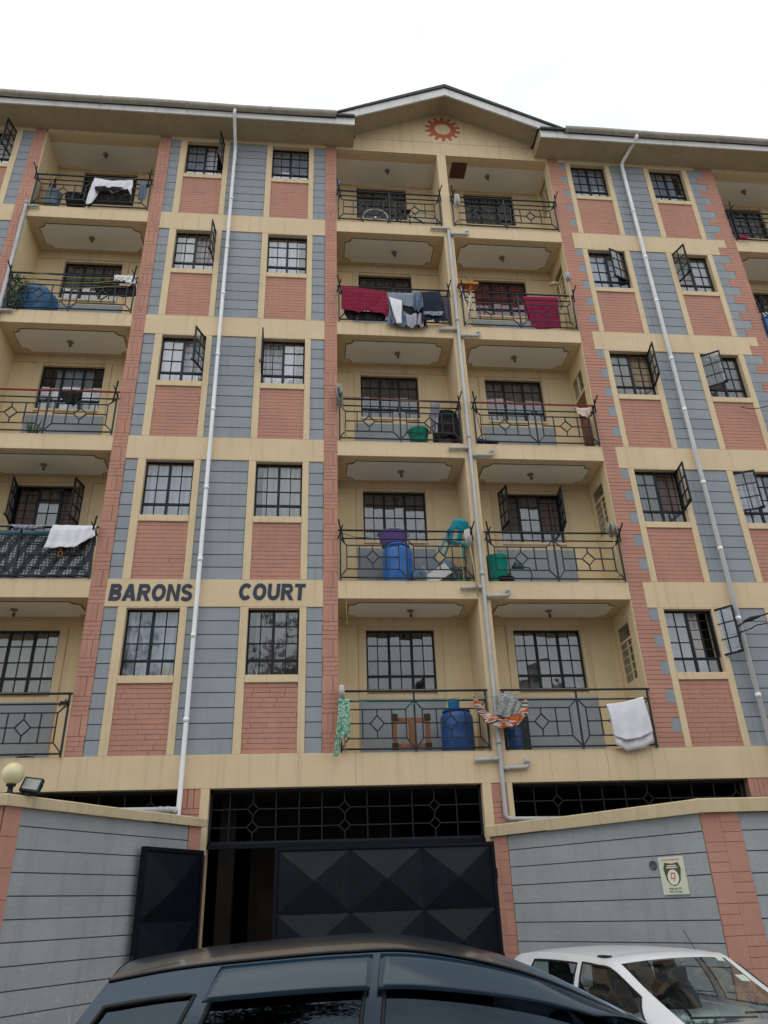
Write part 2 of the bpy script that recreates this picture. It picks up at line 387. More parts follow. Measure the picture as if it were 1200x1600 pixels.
# quoined piers of the right wing: terracotta with grey quoin blocks
for i in range(5):
    z0, z1 = LV[i], PT[i]
    n = 10; h = (z1-z0)/n
    for k in range(n):
        za, zb = z0+k*h, z0+(k+1)*h
        if k % 2 == 1: BLOCKS.append((5.47, 5.625, .008, za+.006, zb-.006)); BRL = 5.47
        else: BRL = 5.625
        for q in range(3):
            a = za+q*h/3; BRICKS.append((5.18, BRL-.004, .006-random.uniform(0, .003), a+.003, a+h/3-.003))
        xr = 9.16 if k % 2 == 1 else 8.955
        BLOCKS.append((8.745, xr, .008, za+.006, zb-.006))
        for q in range(3):
            a = za+q*h/3; BRICKS.append((xr+.004, 9.43, .006-random.uniform(0, .003), a+.003, a+h/3-.003))
    if i < 4:
        bricks(5.18, 5.45, PT[i], LV[i+1], .006, 'run'); 
        box('band', 8.95, 9.16, 0, .25, (PT[i]+LV[i+1])/2, LV[i+1], CREAM, B)
        bricks(8.954, 9.43, PT[i], (PT[i]+LV[i+1])/2-.004, .006, 'run'); bricks(9.164, 9.43, (PT[i]+LV[i+1])/2, LV[i+1], .006, 'run')
bricks(5.18, 5.45, PT[4], 18.0, .006); bricks(8.954, 9.43, PT[4], 18.0, .006)
box('pier', 5.182, 5.625, .014, .25, LV[0], 18.0, PINKD, B); box('pier', 8.745, 9.43, .014, .25, LV[0], 18.0, PINKD, B)
box('side_wall', 5.168, 5.1795, .008, .25, LV[0], 17.9, CREAM2, B); box('side_wall', -6.679, -6.66, .008, .25, LV[0], 17.9, CREAM2, B)

# balconies ---------------------------------------------------------------
DEP = 1.0
def side_wall(x0, x1, win=False, face=1):
    if not win:
        box('side_wall', x0, x1, .25, DEP, LV[0], 18.0, CREAM2, B); return
    box('side_wall', x0, x1, .25, .30, LV[0], 18.0, CREAM2, B)
    box('side_wall', x0, x1, .86, DEP, LV[0], 18.0, CREAM2, B)
    for i in range(5):
        z0 = LV[i]; top = LV[i+1] if i < 4 else 18.0
        if i == 2:      # a brown door stands here instead of the window
            box('side_wall', x0, x1, .30, .86, z0+2.15, top, CREAM2, B)
            d = box('side_door', x0+.03, x0+.07, .31, .85, z0, z0+1.62, mat('door_wood', (.16, .07, .035), .6, .2, 5), B)
            mb = MB(); mb.box(x0+.01, x0+.05, .30, .86, z0+1.62, z0+1.67); mb.box(x0+.01, x0+.05, .57, .6, z0+1.67, z0+2.15); ob('transom', mb, CREAM2, B)
            PANES.append(('x', x0+.03, .30, .86, z0+1.67, z0+2.15)); 
            continue
        box('side_wall', x0, x1, .30, .86, z0, z0+1.22, CREAM2, B); box('side_wall', x0, x1, .30, .86, z0+2.28, top, CREAM2, B)
        mb = MB(); a, b, c, d = .30, .86, z0+1.22, z0+2.28; X = x0+.01
        for q in (a, b-.03): mb.box(X, X+.035, q, q+.03, c, d)
        mb.box(X, X+.035, a+.03, b-.03, c, c+.03); mb.box(X, X+.035, a+.03, b-.03, d-.03, d); mb.box(X-.004, X+.03, a+.03, b-.03, d-.33, d-.29)
        mb.box(X+.003, X+.028, a+.20, a+.225, c+.03, d-.33)
        for q in range(1, 5): mb.box(X+.004, X+.026, a+.03, b-.03, c+.03+q*.145, c+.045+q*.145)
        sw = ob('side_window', mb, CREAM2, B)
        mb = MB(); mb.box(X+.012, X+.018, a+.03, b-.03, c+.03, d-.03); ob('pane', mb, GLASSW, sw)
        mb = MB(); mb.box(X+.18, X+.2, a, b, c, d); ob('room', mb, DARKROOM, sw)
def notch_poly(x0, x1, y0, y1, r):
    pts = []
    for cx, cy, sx, sy in ((x0, y0, 1, 1), (x1, y0, -1, 1), (x1, y1, -1, -1), (x0, y1, 1, -1)):
        arc = []
        for k in range(7):
            a = PI/2*k/6; arc.append((cx+sx*r*math.cos(a), cy+sy*r*.8*math.sin(a)))
        arc = [(arc[0][0]+sx*.03, cy)] + arc + [(cx, arc[-1][1]+sy*.03)] if False else arc
        # concave corner: the arc bulges into the panel
        if (sx, sy) in ((1, 1), (-1, -1)): arc = arc[::-1]
        pts += arc
    return pts
def flat(poly, z, t):
    mb = MB(); n = len(poly); c = (sum(p[0] for p in poly)/n, sum(p[1] for p in poly)/n)
    vs = [(x, y, z) for x, y in poly] + [(x, y, z-t) for x, y in poly] + [(c[0], c[1], z-t)]
    return mb.add(vs, [(k, (k+1) % n, (k+1) % n+n, k+n) for k in range(n)] + [(k+n, (k+1) % n+n, 2*n) for k in range(n)])
def railing(x0, x1, i, dz=0, red=False):
    z = LV[i]; n = 2; w = (x1-x0)/n; y = -.02; b = .019
    mb = MB()
    for p in range(n):
        a = x0+p*w; c = a+w
        q = [a+w*.105, a+w*.295, a+w*.49, a+w*.69, a+w*.88]; zt, zm, zb = z+.655, z+.435, z+.205; hd = .125; hw = w*.095
        mb.bar((q[0], y, zt), (q[4], y, zt), b); mb.bar((q[0], y, zb), (q[4], y, zb), b)
        mb.bar((q[0], y, zt), (q[0], y, zb), b); mb.bar((q[4], y, zt), (q[4], y, zb), b)
        mb.bar((q[1], y, zt), (q[1], y, zb), b); mb.bar((q[3], y, zt), (q[3], y, zb), b)
        mb.bar((q[0], y, zm), (q[2]-hw, y, zm), b); mb.bar((q[2]+hw, y, zm), (q[4], y, zm), b)
        mb.bar((q[2], y, zt), (q[2], y, zm+hd), b); mb.bar((q[2], y, zb), (q[2], y, zm-hd), b)
        mb.bar((q[0], y, zt), (a+.01, y, z+.79), b); mb.bar((q[4], y, zt), (c-.01, y, z+.79), b)
        mb.bar((q[0], y, zb), (a+.01, y, z+.05), b); mb.bar((q[4], y, zb), (c-.01, y, z+.05), b)
    r = ob('balcony_railing', mb, RAIL, B)
    for p in range(n):
        cx = x0+p*w+w*.49; hw = w*.095; hd = .125; zm = z+.435; mb = MB()
        P = [(cx-hw, y, zm), (cx, y, zm+hd), (cx+hw, y, zm), (cx, y, zm-hd)]
        for k in range(4): mb.bar(P[k], P[(k+1) % 4], .02)
        ob('diamond', mb, RAIL, r)
    for k, xx in enumerate((x0+.012, x0+w, x1-.012)):
        mb = MB(); mb.box(xx-.014, xx+.014, y-.014, y+.014, z, z+.94); ob('post', mb, RAIL, r)
    for zz, rr, mm in ((.95, .019, RAILRED if red else RAIL), (.79, .014, RAIL), (.045, .015, RAIL)):
        mb = MB(); mb.tube([(x0-.03 if zz > .9 else x0+.0, y-.003, z+zz), ((x0+x1)/2, y-.003, z+zz-.004), (x1+.03 if zz > .9 else x1, y-.003, z+zz)], rr, 8)
        ob('top_rail' if zz > .9 else 'cross_rail', mb, mm, r)
    # clothes-line brackets sticking up and out at both ends
    if i:
        for xx, s in ((x0+.02, -1), (x1-.02, 1)):
            mb = MB(); mb.bar((xx-s*.06, y, z+.70), (xx+s*.05, y-.22, z+1.06), .024); mb.bar((xx+s*.05, y, z+.78), (xx-s*.03, y-.20, z+.96), .02)
            ob('line_bracket', mb, RAIL, r)
    return r
def back_wall(x0, x1, i, wx0, wx1, opened=(), curtain=0, cover=(0, 1), gd=None):
    z0 = LV[i]; top = (LV[i+1]-.335) if i < 4 else 17.9
    a, b = z0+1.225, z0+2.325; Y = DEP
    for xa, xb, za, zb in ((x0, wx0, z0, top), (wx1, x1, z0, top), (wx0, wx1, z0, a), (wx0, wx1, b, top)):
        box('back_wall', xa, xb, Y, Y+.15, za, zb, CREAM2 if xb-xa < 1.22 and za == z0 and zb == top else CREAM, B)
    # raised plaster surround
    box('window_surround', wx0-.14, wx0, Y-.02, Y-.001, z0, b+.06, CREAM, B, .004); box('window_surround', wx1, wx1+.14, Y-.02, Y-.001, z0, b+.06, CREAM, B, .004)
    box('plaster_band', x0, x1, Y-.025, Y-.002, b+.06, top, CREAM, B, .004)
    box('window_sill', wx0, wx1, Y-.03, Y+.05, a-.05, a, CREAM, B, .004)
    g0, g1 = gd or (wx0-.13, wx1+.13)
    box('painted_dado', g0, g1, Y-.03, Y-.022, z0, z0+1.06, GREY, B)
    window(wx0+.004, wx1-.004, a, b, Y+.06, 6, 3, opened, curtain, cover, .7)
BAL = [(-6.66, -4.12, -6.06, -4.80), (0, 2.43, .54, 1.785), (2.645, 5.18, 3.26, 4.53), (9.43, 11.97, 10.0, 11.25)]
BOP = {(0, 1): [(0, 82), (2, -80)], (2, 1): [(0, 78), (2, -82)]}
BCU = {(0, 0): (4, (0, 1)), (0, 1): (3, (0, 1)), (0, 2): (2, (.2, .8)), (0, 3): (1, (0, 1)), (0, 4): (None, (0, 1)),
       (1, 0): (1, (.84, 1)), (1, 1): (3, (0, 1)), (1, 2): (3, (0, 1)), (1, 3): (3, (0, 1)), (1, 4): (1, (0, 1)),
       (2, 0): (1, (0, 1)), (2, 1): (3, (0, 1)), (2, 2): (1, (0, 1)), (2, 3): (CURTRED, (0, 1)), (2, 4): (1, (0, 1)),
       (3, 0): (0, (0, 1)), (3, 1): (1, (0, 1)), (3, 2): (0, (0, 1)), (3, 3): (1, (0, 1)), (3, 4): (0, (0, 1))}
LIGHTX = [-5.43, 1.30, 3.84, 10.5]
for bi, (x0, x1, wx0, wx1) in enumerate(BAL):
    for i in range(5):
        z0 = LV[i]
        if i: box('balcony_slab', x0, x1, .0, DEP, z0-.335, z0, CREAM, B, .006)
        cz = (LV[i+1]-.335) if i < 4 else 17.9
        if i < 4:
            p = notch_poly(x0+.19, x1-.19, .17, .89, .15); o = ob('ceiling_moulding', flat(p, cz-.001, .012), DKLINE, B)
            p = notch_poly(x0+.205, x1-.205, .185, .875, .15); ob('ceiling_panel', flat(p, cz-.002, .018), WHITEC, B)
            box('soffit_border', x0+.001, x1-.001, .02, DEP-.026, cz-.003, cz-.0005, OCHRE if False else CREAM, B)
        else:
            box('balcony_ceiling', x0, x1, .05, DEP, cz, cz+.1, WHITEC, B)
            box('beam', x0, x1, 0, .05, cz, 18.0, CREAM, B); box('ceiling_border', x0+.001, x1-.001, .051, .26, cz-.012, cz-.001, CREAM, B)
        cu, cov = BCU[(bi, i)]
        back_wall(x0, x1, i, wx0, wx1, BOP.get((bi, i), ()), cu, cov)
        if not (bi == 3 and i < 3):
            railing(x0+.03, x1-.03, i, red=(bi, i) in ((0, 2), (2, 2)))
        # bare bulb in its ceiling rose
        lx, ly = LIGHTX[bi]+random.uniform(-.05, .05), .52; zc = cz-(.02 if i < 4 else 0)
        mb = MB(); mb.lathe([(0, -.001), (.06, -.001), (.064, -.014), (.035, -.026), (0, -.028)], 16, (lx, ly, zc)); mb.tube([(lx, ly, zc-.02), (lx+.01, ly, zc-.06)], .014, 8)
        cr = ob('ceiling_rose', mb, MATS.get('rose_grey') or mat('rose_grey', (.22, .19, .15), .7), B)
        mb = MB(); mb.lathe([(0, -.06), (.024, -.065), (.030, -.09), (.026, -.12), (0, -.14)], 12, (lx+.01, ly, zc)); ob('bulb', mb, RUSTBOLT, cr)
side_wall(-6.86, -6.66); side_wall(-4.12, -3.95); side_wall(-.2, 0); side_wall(5.18, 5.40, True); side_wall(9.25, 9.43); side_wall(11.97, 12.2)
# dividing fin between the two middle balconies
box('dividing_wall', 2.43, 2.645, .0, DEP, LV[0], 17.999, CREAM, B, .006)
# attic hatch in the top balcony ceiling
box('attic_hatch', 2.84, 3.22, .16, .62, 17.88, 17.899, mat('hatch_wood', (.10, .05, .035), .7, .2, 6), B)
# right end beyond the far balcony
box('wall', 11.97, 16, .25, .5, GZ, 18, CREAM, B); box('wall', -13, -10.56, .1, .4, GZ, 18, CREAM, B)
# body of the building behind the balconies (closes it off from behind)
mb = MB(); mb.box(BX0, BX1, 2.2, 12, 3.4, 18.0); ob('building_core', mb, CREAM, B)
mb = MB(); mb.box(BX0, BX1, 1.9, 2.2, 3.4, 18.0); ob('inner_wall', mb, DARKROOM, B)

# ground floor ------------------------------------------------------------
for xa, xb in ((BX0, -4.14), (-4.14, .26), (.26, 2.12), (2.12, 3.35), (3.35, 4.28), (4.28, 5.02), (5.02, BX1)): box('band', xa+.001, xb-.001, 0, 1.2, 3.40, 3.89, CREAM, B, .004)
for x0, x1 in ((-13, -4.9), (6.95, 16)): box('wall', x0, x1, .02, .25, GZ, 3.40, CREAM, B)
def pier(x0, x1):
    box('pier', x0, x1, .03, .3, GZ, 3.40, PINKD, B); bricks(x0, x1, 1.6, 3.40, .012, 'pil')
pier(-2.338, -2.062); pier(2.36, 2.60); pier(6.55, 6.95)
box('gate_jamb', -2.062, -1.93, 0, .35, GZ, 3.40, CREAM, B, .006); box('gate_jamb', 2.215, 2.36, 0, .35, GZ, 3.40, CREAM, B, .006)
box('window_jamb', 2.60, 2.69, 0, .3, GZ, 3.40, CREAM, B, .006)
box('wall', -4.9, -2.338, .02, .25, GZ, 2.3, CREAM, B); box('wall', 2.69, 6.55, .02, .25, GZ, 2.3, CREAM, B)
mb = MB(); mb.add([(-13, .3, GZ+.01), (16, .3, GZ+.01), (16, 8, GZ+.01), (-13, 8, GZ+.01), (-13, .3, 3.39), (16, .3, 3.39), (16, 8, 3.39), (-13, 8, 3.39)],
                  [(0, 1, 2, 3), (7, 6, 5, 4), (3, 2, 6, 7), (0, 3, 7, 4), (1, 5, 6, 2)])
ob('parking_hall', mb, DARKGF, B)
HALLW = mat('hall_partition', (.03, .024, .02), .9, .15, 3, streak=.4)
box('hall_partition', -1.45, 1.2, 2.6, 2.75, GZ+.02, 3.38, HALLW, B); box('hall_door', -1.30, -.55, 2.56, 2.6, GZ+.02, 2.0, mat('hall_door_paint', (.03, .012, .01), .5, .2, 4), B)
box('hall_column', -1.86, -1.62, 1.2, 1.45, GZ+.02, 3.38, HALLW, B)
def grille(x0, x1, z0, z1, zl, step, dia, off=0):
    mb = MB(); y = .16; b = .017
    mb.bar((x0, y, z1-.03), (x1, y, z1-.03), .035); mb.bar((x0, y, z0+.02), (x1, y, z0+.02), .035); mb.bar((x0+.02, y, z0), (x0+.02, y, z1), .035); mb.bar((x1-.02, y, z0), (x1-.02, y, z1), .035)
    xs = []; x = x0+off
    while x < x1-.05:
        xs.append(x); x += step
    dx = [x for k, x in enumerate(xs) if k % 4 == dia]
    for z in zl:
        prev = x0
        for x in dx:
            mb.bar((prev, y, z), (x-.085, y, z), b); prev = x+.085
            P = [(x-.085, y, z), (x, y, z+.085), (x+.085, y, z), (x, y, z-.085)]
            for k in range(4): mb.bar(P[k], P[(k+1) % 4], b)
        mb.bar((prev, y, z), (x1, y, z), b)
    for x in xs:
        if x in dx:
            zz = [z0] + [q for z in sorted(zl) for q in (z-.085, z+.085)] + [z1]
            for a, c in zip(zz[::2], zz[1::2]):
                if c-a > .01: mb.bar((x, y, a), (x, y, c), b)
        else: mb.bar((x, y, z0), (x, y, z1), b)
    return ob('steel_grille', mb, GRILLE, B)
grille(-1.93, 2.215, 2.63, 3.40, (2.86, 3.115), .345, 1, .30)
grille(-4.9, -2.338, 2.3, 3.40, (2.86, 3.16), .38, 1, .2)
grille(2.69, 6.55, 2.3, 3.40, (2.80, 3.14), .37, 2, .0)
box('gate_lintel', -1.93, 2.215, .08, .20, 2.57, 2.63, GATEM, B)

# lay the collected bricks, blocks and panes: the ones that show largest as parts of their own, the rest joined
def lay(name, rects, thick, m, limit=300):
    rects.sort(key=lambda r: (Vector(((r[0]+r[1])/2, 0, (r[3]+r[4])/2))-CAM).length / math.sqrt(max(1e-4, (r[1]-r[0])*(r[4]-r[3]))))
    for r in rects[:limit]: box(name, round(r[0], 2), round(r[1], 2), r[2], r[2]+.03, r[3], r[4], m, B, .003)
    mb = MB()
    for r in rects[limit:]: mb.box(r[0], r[1], r[2], r[2]+.03, r[3], r[4])
    if mb.v: tag(ob(name, mb, m, B), kind='stuff')
lay('brick', BRICKS, .03, PINK); lay('block', BLOCKS, .03, GREY)
side = [p for p in PANES if p[0] == 'x']; PANES = [p for p in PANES if p[0] != 'x']
for p in side:
    mb = MB(); mb.box(p[1], p[1]+.005, p[2], p[3], p[4], p[5]); ob('transom_pane', mb, GLASSW, B)
def seen(p): return (Vector(((p[0]+p[1])/2, 0, p[3]))-CAM).length * (1 if p[2] < .5 else 1.5) + (50 if not -7.5 < p[0] < 8.6 else 0)
PANES.sort(key=seen)
PC = {}; rest = {}
for n_, p in enumerate(PANES):
    if n_ < 290:
        k = (round(p[1]-p[0], 2), round(p[4]-p[3], 2))
        if k not in PC:
            q = MB(); q.box(-(p[1]-p[0])/2, (p[1]-p[0])/2, -.002, .002, -(p[4]-p[3])/2, (p[4]-p[3])/2); PC[k] = q.mesh('pane', GLASSW)
        o = link('pane', PC[k], p[5], ((p[0]+p[1])/2, p[2], (p[3]+p[4])/2))
        o.rotation_euler = (R(random.gauss(0, .5)), 0, R(random.gauss(0, .5)))
    else: rest.setdefault(p[5].name, []).append(p)
for k, ps in rest.items():
    mb = MB()
    for p in ps:
        c = Vector(((p[0]+p[1])/2, p[2], (p[3]+p[4])/2)); M = Matrix.Translation(c) @ Matrix.Rotation(R(random.gauss(0, .5)), 4, 'X') @ Matrix.Rotation(R(random.gauss(0, .5)), 4, 'Z')
        a, b = (p[1]-p[0])/2, (p[4]-p[3])/2; mb.box(-a, a, -.002, .002, -b, b, 0, M)
    tag(ob('pane', mb, GLASSW, ps[0][5]), kind='stuff')

# roof -------------------------------------------------------------------
EY = -.58; GX, GA = 2.64, 19.47; SL = .468
gl, gr = .41, 4.87
for x0, x1 in ((BX0, gl), (gr, BX1)):
    box('eaves_soffit', x0, x1, EY, .002, 18.0, 18.02, SOFFIT, B)
    box('fascia_board', x0, x1, EY-.03, EY, 17.975, 18.15, FASCIA, B, .004)
    mb = MB(); mb.add([(x0, EY-.10, 18.26), (x1, EY-.10, 18.26), (x1, 6, 20.6), (x0, 6, 20.6), (x0, EY-.10, 18.20), (x1, EY-.10, 18.20), (x1, 6, 20.5), (x0, 6, 20.5)],
                      [(0, 1, 2, 3), (7, 6, 5, 4), (0, 4, 5, 1), (2, 6, 7, 3), (1, 5, 6, 2), (0, 3, 7, 4)]); ob('roof', mb, ROOF, B)
    e = x1 if x0 < 0 else x0
    mb = MB(); mb.box(min(e, e-.02 if x0 < 0 else e+.02), max(e, e-.02 if x0 < 0 else e+.02), EY-.001, -.002, 17.99, 18.28); ob('fascia_end', mb, SOFFIT, B)
# gutters
def gutter(x0, x1):
    mb = MB(); n = 10; r = .068; yc, zc = EY-.105, 18.21
    prof = [(yc+r*math.cos(PI+PI*k/n), zc+r*1.0*math.sin(PI+PI*k/n)) for k in range(n+1)]
    prof = [(yc-r, zc+.035)] + prof + [(yc+r, zc+.035)]
    seg = 12; vs = [(x0+(x1-x0)*j/seg, p[0], p[1]+.012*math.sin(j*1.7)) for j in range(seg+1) for p in prof]; w = len(prof)
    mb.add(vs, [(j*w+k, j*w+k+1, (j+1)*w+k+1, (j+1)*w+k) for j in range(seg) for k in range(w-1)], 0, True)
    gt = ob('gutter', mb, GUTTER, B); md = gt.modifiers.new('thick', 'SOLIDIFY'); md.thickness = .006
    x = x0+.05
    while x < x1:
        mb = MB(); mb.tube([(x-.03, yc, zc-.002), (x+.03, yc, zc-.002)], r+.010, 16); ob('gutter_clip', mb, GUTTER, gt); x += 1.9
    return gt
gutter(BX0, -.03); gutter(5.47, BX1)
# gable: wall, emblem, raked soffit, barge boards, roof edge
mb = MB()
zs = lambda x: GA - SL*abs(x-GX)
mb.prism([(gl-.0, 18.0), (gr, 18.0), (gr, 18.335), (gl, 18.335)], .0, .25); ob('gable_wall', mb, CREAM, B)
mb = MB(); mb.prism([(gl+.05, 18.345), (gr-.05, 18.345), (gr-.05, zs(gr-.05)+.1), (GX, GA+.1), (gl+.05, zs(gl+.05)+.1)], .0, .25); ob('gable_wall', mb, CREAM, B)
for s in (-1, 1):
    xe = gl if s < 0 else gr
    P = [(GX, GA), (xe, zs(xe)), (xe, zs(xe)+.03), (GX, GA+.03)]
    mb = MB(); mb.prism(P, EY+.01, .3); ob('raked_soffit', mb, SOFFIT, B)
    xo = xe
    P = [(GX, GA-.155), (xo, zs(xo)-.14), (xo, zs(xo)+.11), (GX, GA+.10)]
    mb = MB(); mb.prism(P, EY-.03, EY+.008); ob('barge_board', mb, FASCIA, B)
    xo = -.02 if s < 0 else 5.46
    P = [(GX, GA+.105), (xo, zs(xo)+.11), (xo, zs(xo)+.16), (GX, GA+.21)]
    mb = MB(); mb.prism(P, EY-.07, 6); ob('roof', mb, ROOF, B)
    # small returned board closing the barge board's foot
    a, b = (xe, xe-.44) if s < 0 else (xe, xe+.6)
    P = [(a, 18.15), (b, 18.15), (b, zs(b)+.10), (a, zs(a)+.10)]
    mb = MB(); mb.prism(P, EY-.028, EY+.006); ob('barge_foot', mb, FASCIA, B)
mb = MB(); NT = 14; n = NT*4; vs = []; rin = .20; poly = []
for k in range(NT):
    for q, rr in ((0, .335), (.29, .335), (.29, .44), (.71, .44), (.71, .335)):
        a = 2*PI*(k+q)/NT; poly.append((rr, a))
N = len(poly)
out = [(GX+r*math.cos(a), 18.86+r*math.sin(a)) for r, a in poly]; inn = [(GX+rin*math.cos(a), 18.86+rin*math.sin(a)) for r, a in poly]
vs = [(x, -.008, z) for x, z in out]+[(x, -.008, z) for x, z in inn]+[(x, .0, z) for x, z in out]+[(x, .0, z) for x, z in inn]
fs = []
for k in range(N):
    j = (k+1) % N; fs += [(k, j, N+j, N+k), (k, 2*N+k, 2*N+j, j), (N+k, N+j, 3*N+j, 3*N+k)]
mb.add(vs, fs); ob('gear_emblem', mb, GEARM, B)

# lettering --------------------------------------------------------------
def text_mesh(s, size, off=0, ext=.01, shear=0, name='letter'):
    cu = bpy.data.curves.new(name, 'FONT'); cu.body = s; cu.size = size; cu.offset = off; cu.extrude = ext*.5; cu.shear = shear; cu.resolution_u = 4
    t = bpy.data.objects.new(name, cu); COL.objects.link(t); dg = bpy.context.evaluated_depsgraph_get(); dg.update()
    me = bpy.data.meshes.new_from_object(t.evaluated_get(dg)); bpy.data.objects.remove(t); return me
def strip(path, t):
    """a band of width t along a polyline, mitred"""
    P = [Vector(p) for p in path]; L_, R_ = [], []
    for i, p in enumerate(P):
        d0 = (P[i]-P[i-1]).normalized() if i else (P[1]-P[0]).normalized(); d1 = (P[i+1]-P[i]).normalized() if i < len(P)-1 else d0
        n = Vector((-(d0+d1).y, (d0+d1).x)).normalized(); k = t/2/max(.5, n.dot(Vector((-d0.y, d0.x))))
        L_.append(p+n*k); R_.append(p-n*k)
    return [(L_[i], L_[i+1], R_[i+1], R_[i]) for i in range(len(P)-1)]
def arc(cx, cy, rx, ry, a0, a1, n=12): return [(cx+rx*math.cos(R(a0+(a1-a0)*k/n)), cy+ry*math.sin(R(a0+(a1-a0)*k/n))) for k in range(n+1)]
def rect(x0, y0, x1, y1): return [(Vector((x0, y0)), Vector((x1, y0)), Vector((x1, y1)), Vector((x0, y1)))]
def V4(*p): return [tuple(Vector(q) for q in p)]
T_ = .265
GLYPH = {
 'B': (.74, [rect(0, 0, T_, 1), strip([(T_, .885)]+arc(.46, .725, .16, .16, 90, -90)+[(T_, .57)], .23), strip([(T_, .475)]+arc(.49, .295, .17, .18, 90, -90)+[(T_, .115)], .23)]),
 'A': (.86, [V4((0, 0), (.27, 0), (.58, 1), (.30, 1)), V4((.90, 0), (.62, 0), (.41, .66), (.58, 1)), V4((.22, .19), (.64, .19), (.59, .36), (.27, .36))]),
 'R': (.80, [rect(0, 0, T_, 1), strip([(T_, .885)]+arc(.49, .69, .17, .195, 90, -90)+[(T_, .495)], .23), V4((.32, .42), (.56, .48), (.86, 0), (.58, 0))]),
 'O': (.88, [strip(arc(.45, .5, .325, .39, 90, 450, 30), .25)]),
 'N': (.80, [rect(0, 0, .245, 1), rect(.575, 0, .82, 1), V4((.245, 1), (.245, .62), (.575, 0), (.575, .38))]),
 'S': (.74, [strip(arc(.37, .715, .26, .19, 20, 250, 14)+arc(.37, .285, .27, .195, 75, -160, 14), .23)]),
 'C': (.82, [strip(arc(.45, .5, .325, .39, 42, 318, 24), .25)]),
 'U': (.80, [strip([(.125, 1)]+arc(.41, .40, .285, .285, 180, 360, 14)+[(.695, 1)], .25)]),
 'T': (.70, [rect(0, .775, .72, 1), rect(.23, 0, .49, .775)])}
def lettering(word, xa, xb, zb, h, y, m, parent):
    gap = .10; tot = sum(GLYPH[c][0] for c in word)+gap*(len(word)-1); s = (xb-xa)/tot; x = xa
    for c in word:
        w, parts = GLYPH[c]; mb = MB()
        for k, quads in enumerate(parts):
            yo = -.0006*k
            for q in quads:
                P = [((p.x+p.y*.07)*s, p.y*h) for p in q]
                if sum(P[i][0]*P[(i+1) % 4][1]-P[(i+1) % 4][0]*P[i][1] for i in range(4)) < 0: P = P[::-1]
                mb.add([(a_, yo, b_) for a_, b_ in P]+[(a_, .004, b_) for a_, b_ in P], [(0, 1, 2, 3), (0, 4, 5, 1), (1, 5, 6, 2), (2, 6, 7, 3), (3, 7, 4, 0)])
        ob('letter', mb, m, parent, (x, y, zb)); x += (w+gap)*s
lettering('BARONS', -3.80, -2.45, 6.38, .30, -.006, LETTER, B)
lettering('COURT', -1.68, -.57, 6.40, .30, -.006, LETTER, B)

# pipes ------------------------------------------------------------------
def pipe(name, pts, r, m, joints=(), parent=B):
    mb = MB(); pts = [Vector(p) for p in pts]; fine = [pts[0]]
    for k in range(1, len(pts)-1):      # round the elbows
        a, b, c = pts[k-1], pts[k], pts[k+1]; d = min(.09, (b-a).length*.4, (c-b).length*.4)
        p0 = b+(a-b).normalized()*d; p1 = b+(c-b).normalized()*d
        for q in range(5):
            t = q/4; fine.append(p0*(1-t)**2+b*2*t*(1-t)+p1*t*t)
    fine.append(pts[-1]); mb.tube(fine, r, 14); o = ob(name, mb, m, parent)
    for j, ax in joints:
        j = Vector(j); mb = MB(); d = Vector(ax)*.035; mb.tube([j-d, j+d], r+.007, 14); ob('pipe_collar', mb, m, o)
    return o
zj = [4.4, 5.75, 7.1, 8.5, 10.2, 11.5, 13.1, 14.4, 15.9, 17.2]
pipe('downpipe', [(-2.35, EY-.10, 18.16), (-2.36, EY-.10, 18.04), (-2.36, -.09, 17.60), (-2.345, -.09, 3.13), (-2.35, -.09, 2.9)], .037, PIPEW, [((-2.35, -.09, z), (0, 0, 1)) for z in zj])
pipe('downpipe', [(7.24, EY-.10, 18.16), (7.24, EY-.10, 18.08), (7.03, -.09, 17.85), (7.03, -.09, 2.5)], .042, PIPEW, [((7.03, -.09, z+.3), (0, 0, 1)) for z in zj])
pipe('drain_pipe', [(-2.38, -.10, 3.05), (-2.38, -.10, 3.10), (-2.62, -.10, 3.10), (-4.2, -.10, 3.11)], .045, PIPEG, [((-2.50, -.10, 3.10), (1, 0, 0)), ((-2.60, -.10, 3.10), (1, 0, 0))])
pipe('drain_pipe', [(2.53, -.05, 15.36), (2.53, -.05, 2.87), (3.9, -.05, 2.85)], .034, PIPEG, [((2.53, -.05, z+.12), (0, 0, 1)) for z in LV[:4]+[15.22]])
for i in range(5):
    z = LV[i]-.135
    pipe('drain_branch', [(2.52, -.05, z), (2.12, -.05, z-.02)], .030, PIPEG, [((2.45, -.05, z-.003), (1, 0, 0))])
    z = LV[i]-.30+(.0 if i else .02)
    pipe('drain_branch', [(2.54, -.05, z), (2.96, -.05, z+.01), (2.96, -.05, z+.14)], .030, PIPEG, [((2.62, -.05, z), (1, 0, 0)), ((2.955, -.05, z+.10), (0, 0, 1))])
pipe('drain_pipe', [(-6.69, -.05, 15.45), (-6.69, -.05, 3.0)], .038, PIPEG, [((-6.69, -.05, z), (0, 0, 1)) for z in LV])
for i in range(1, 5): pipe('drain_branch', [(-6.68, -.05, LV[i]-.09), (-6.42, -.05, LV[i]-.08)], .030, PIPEG)

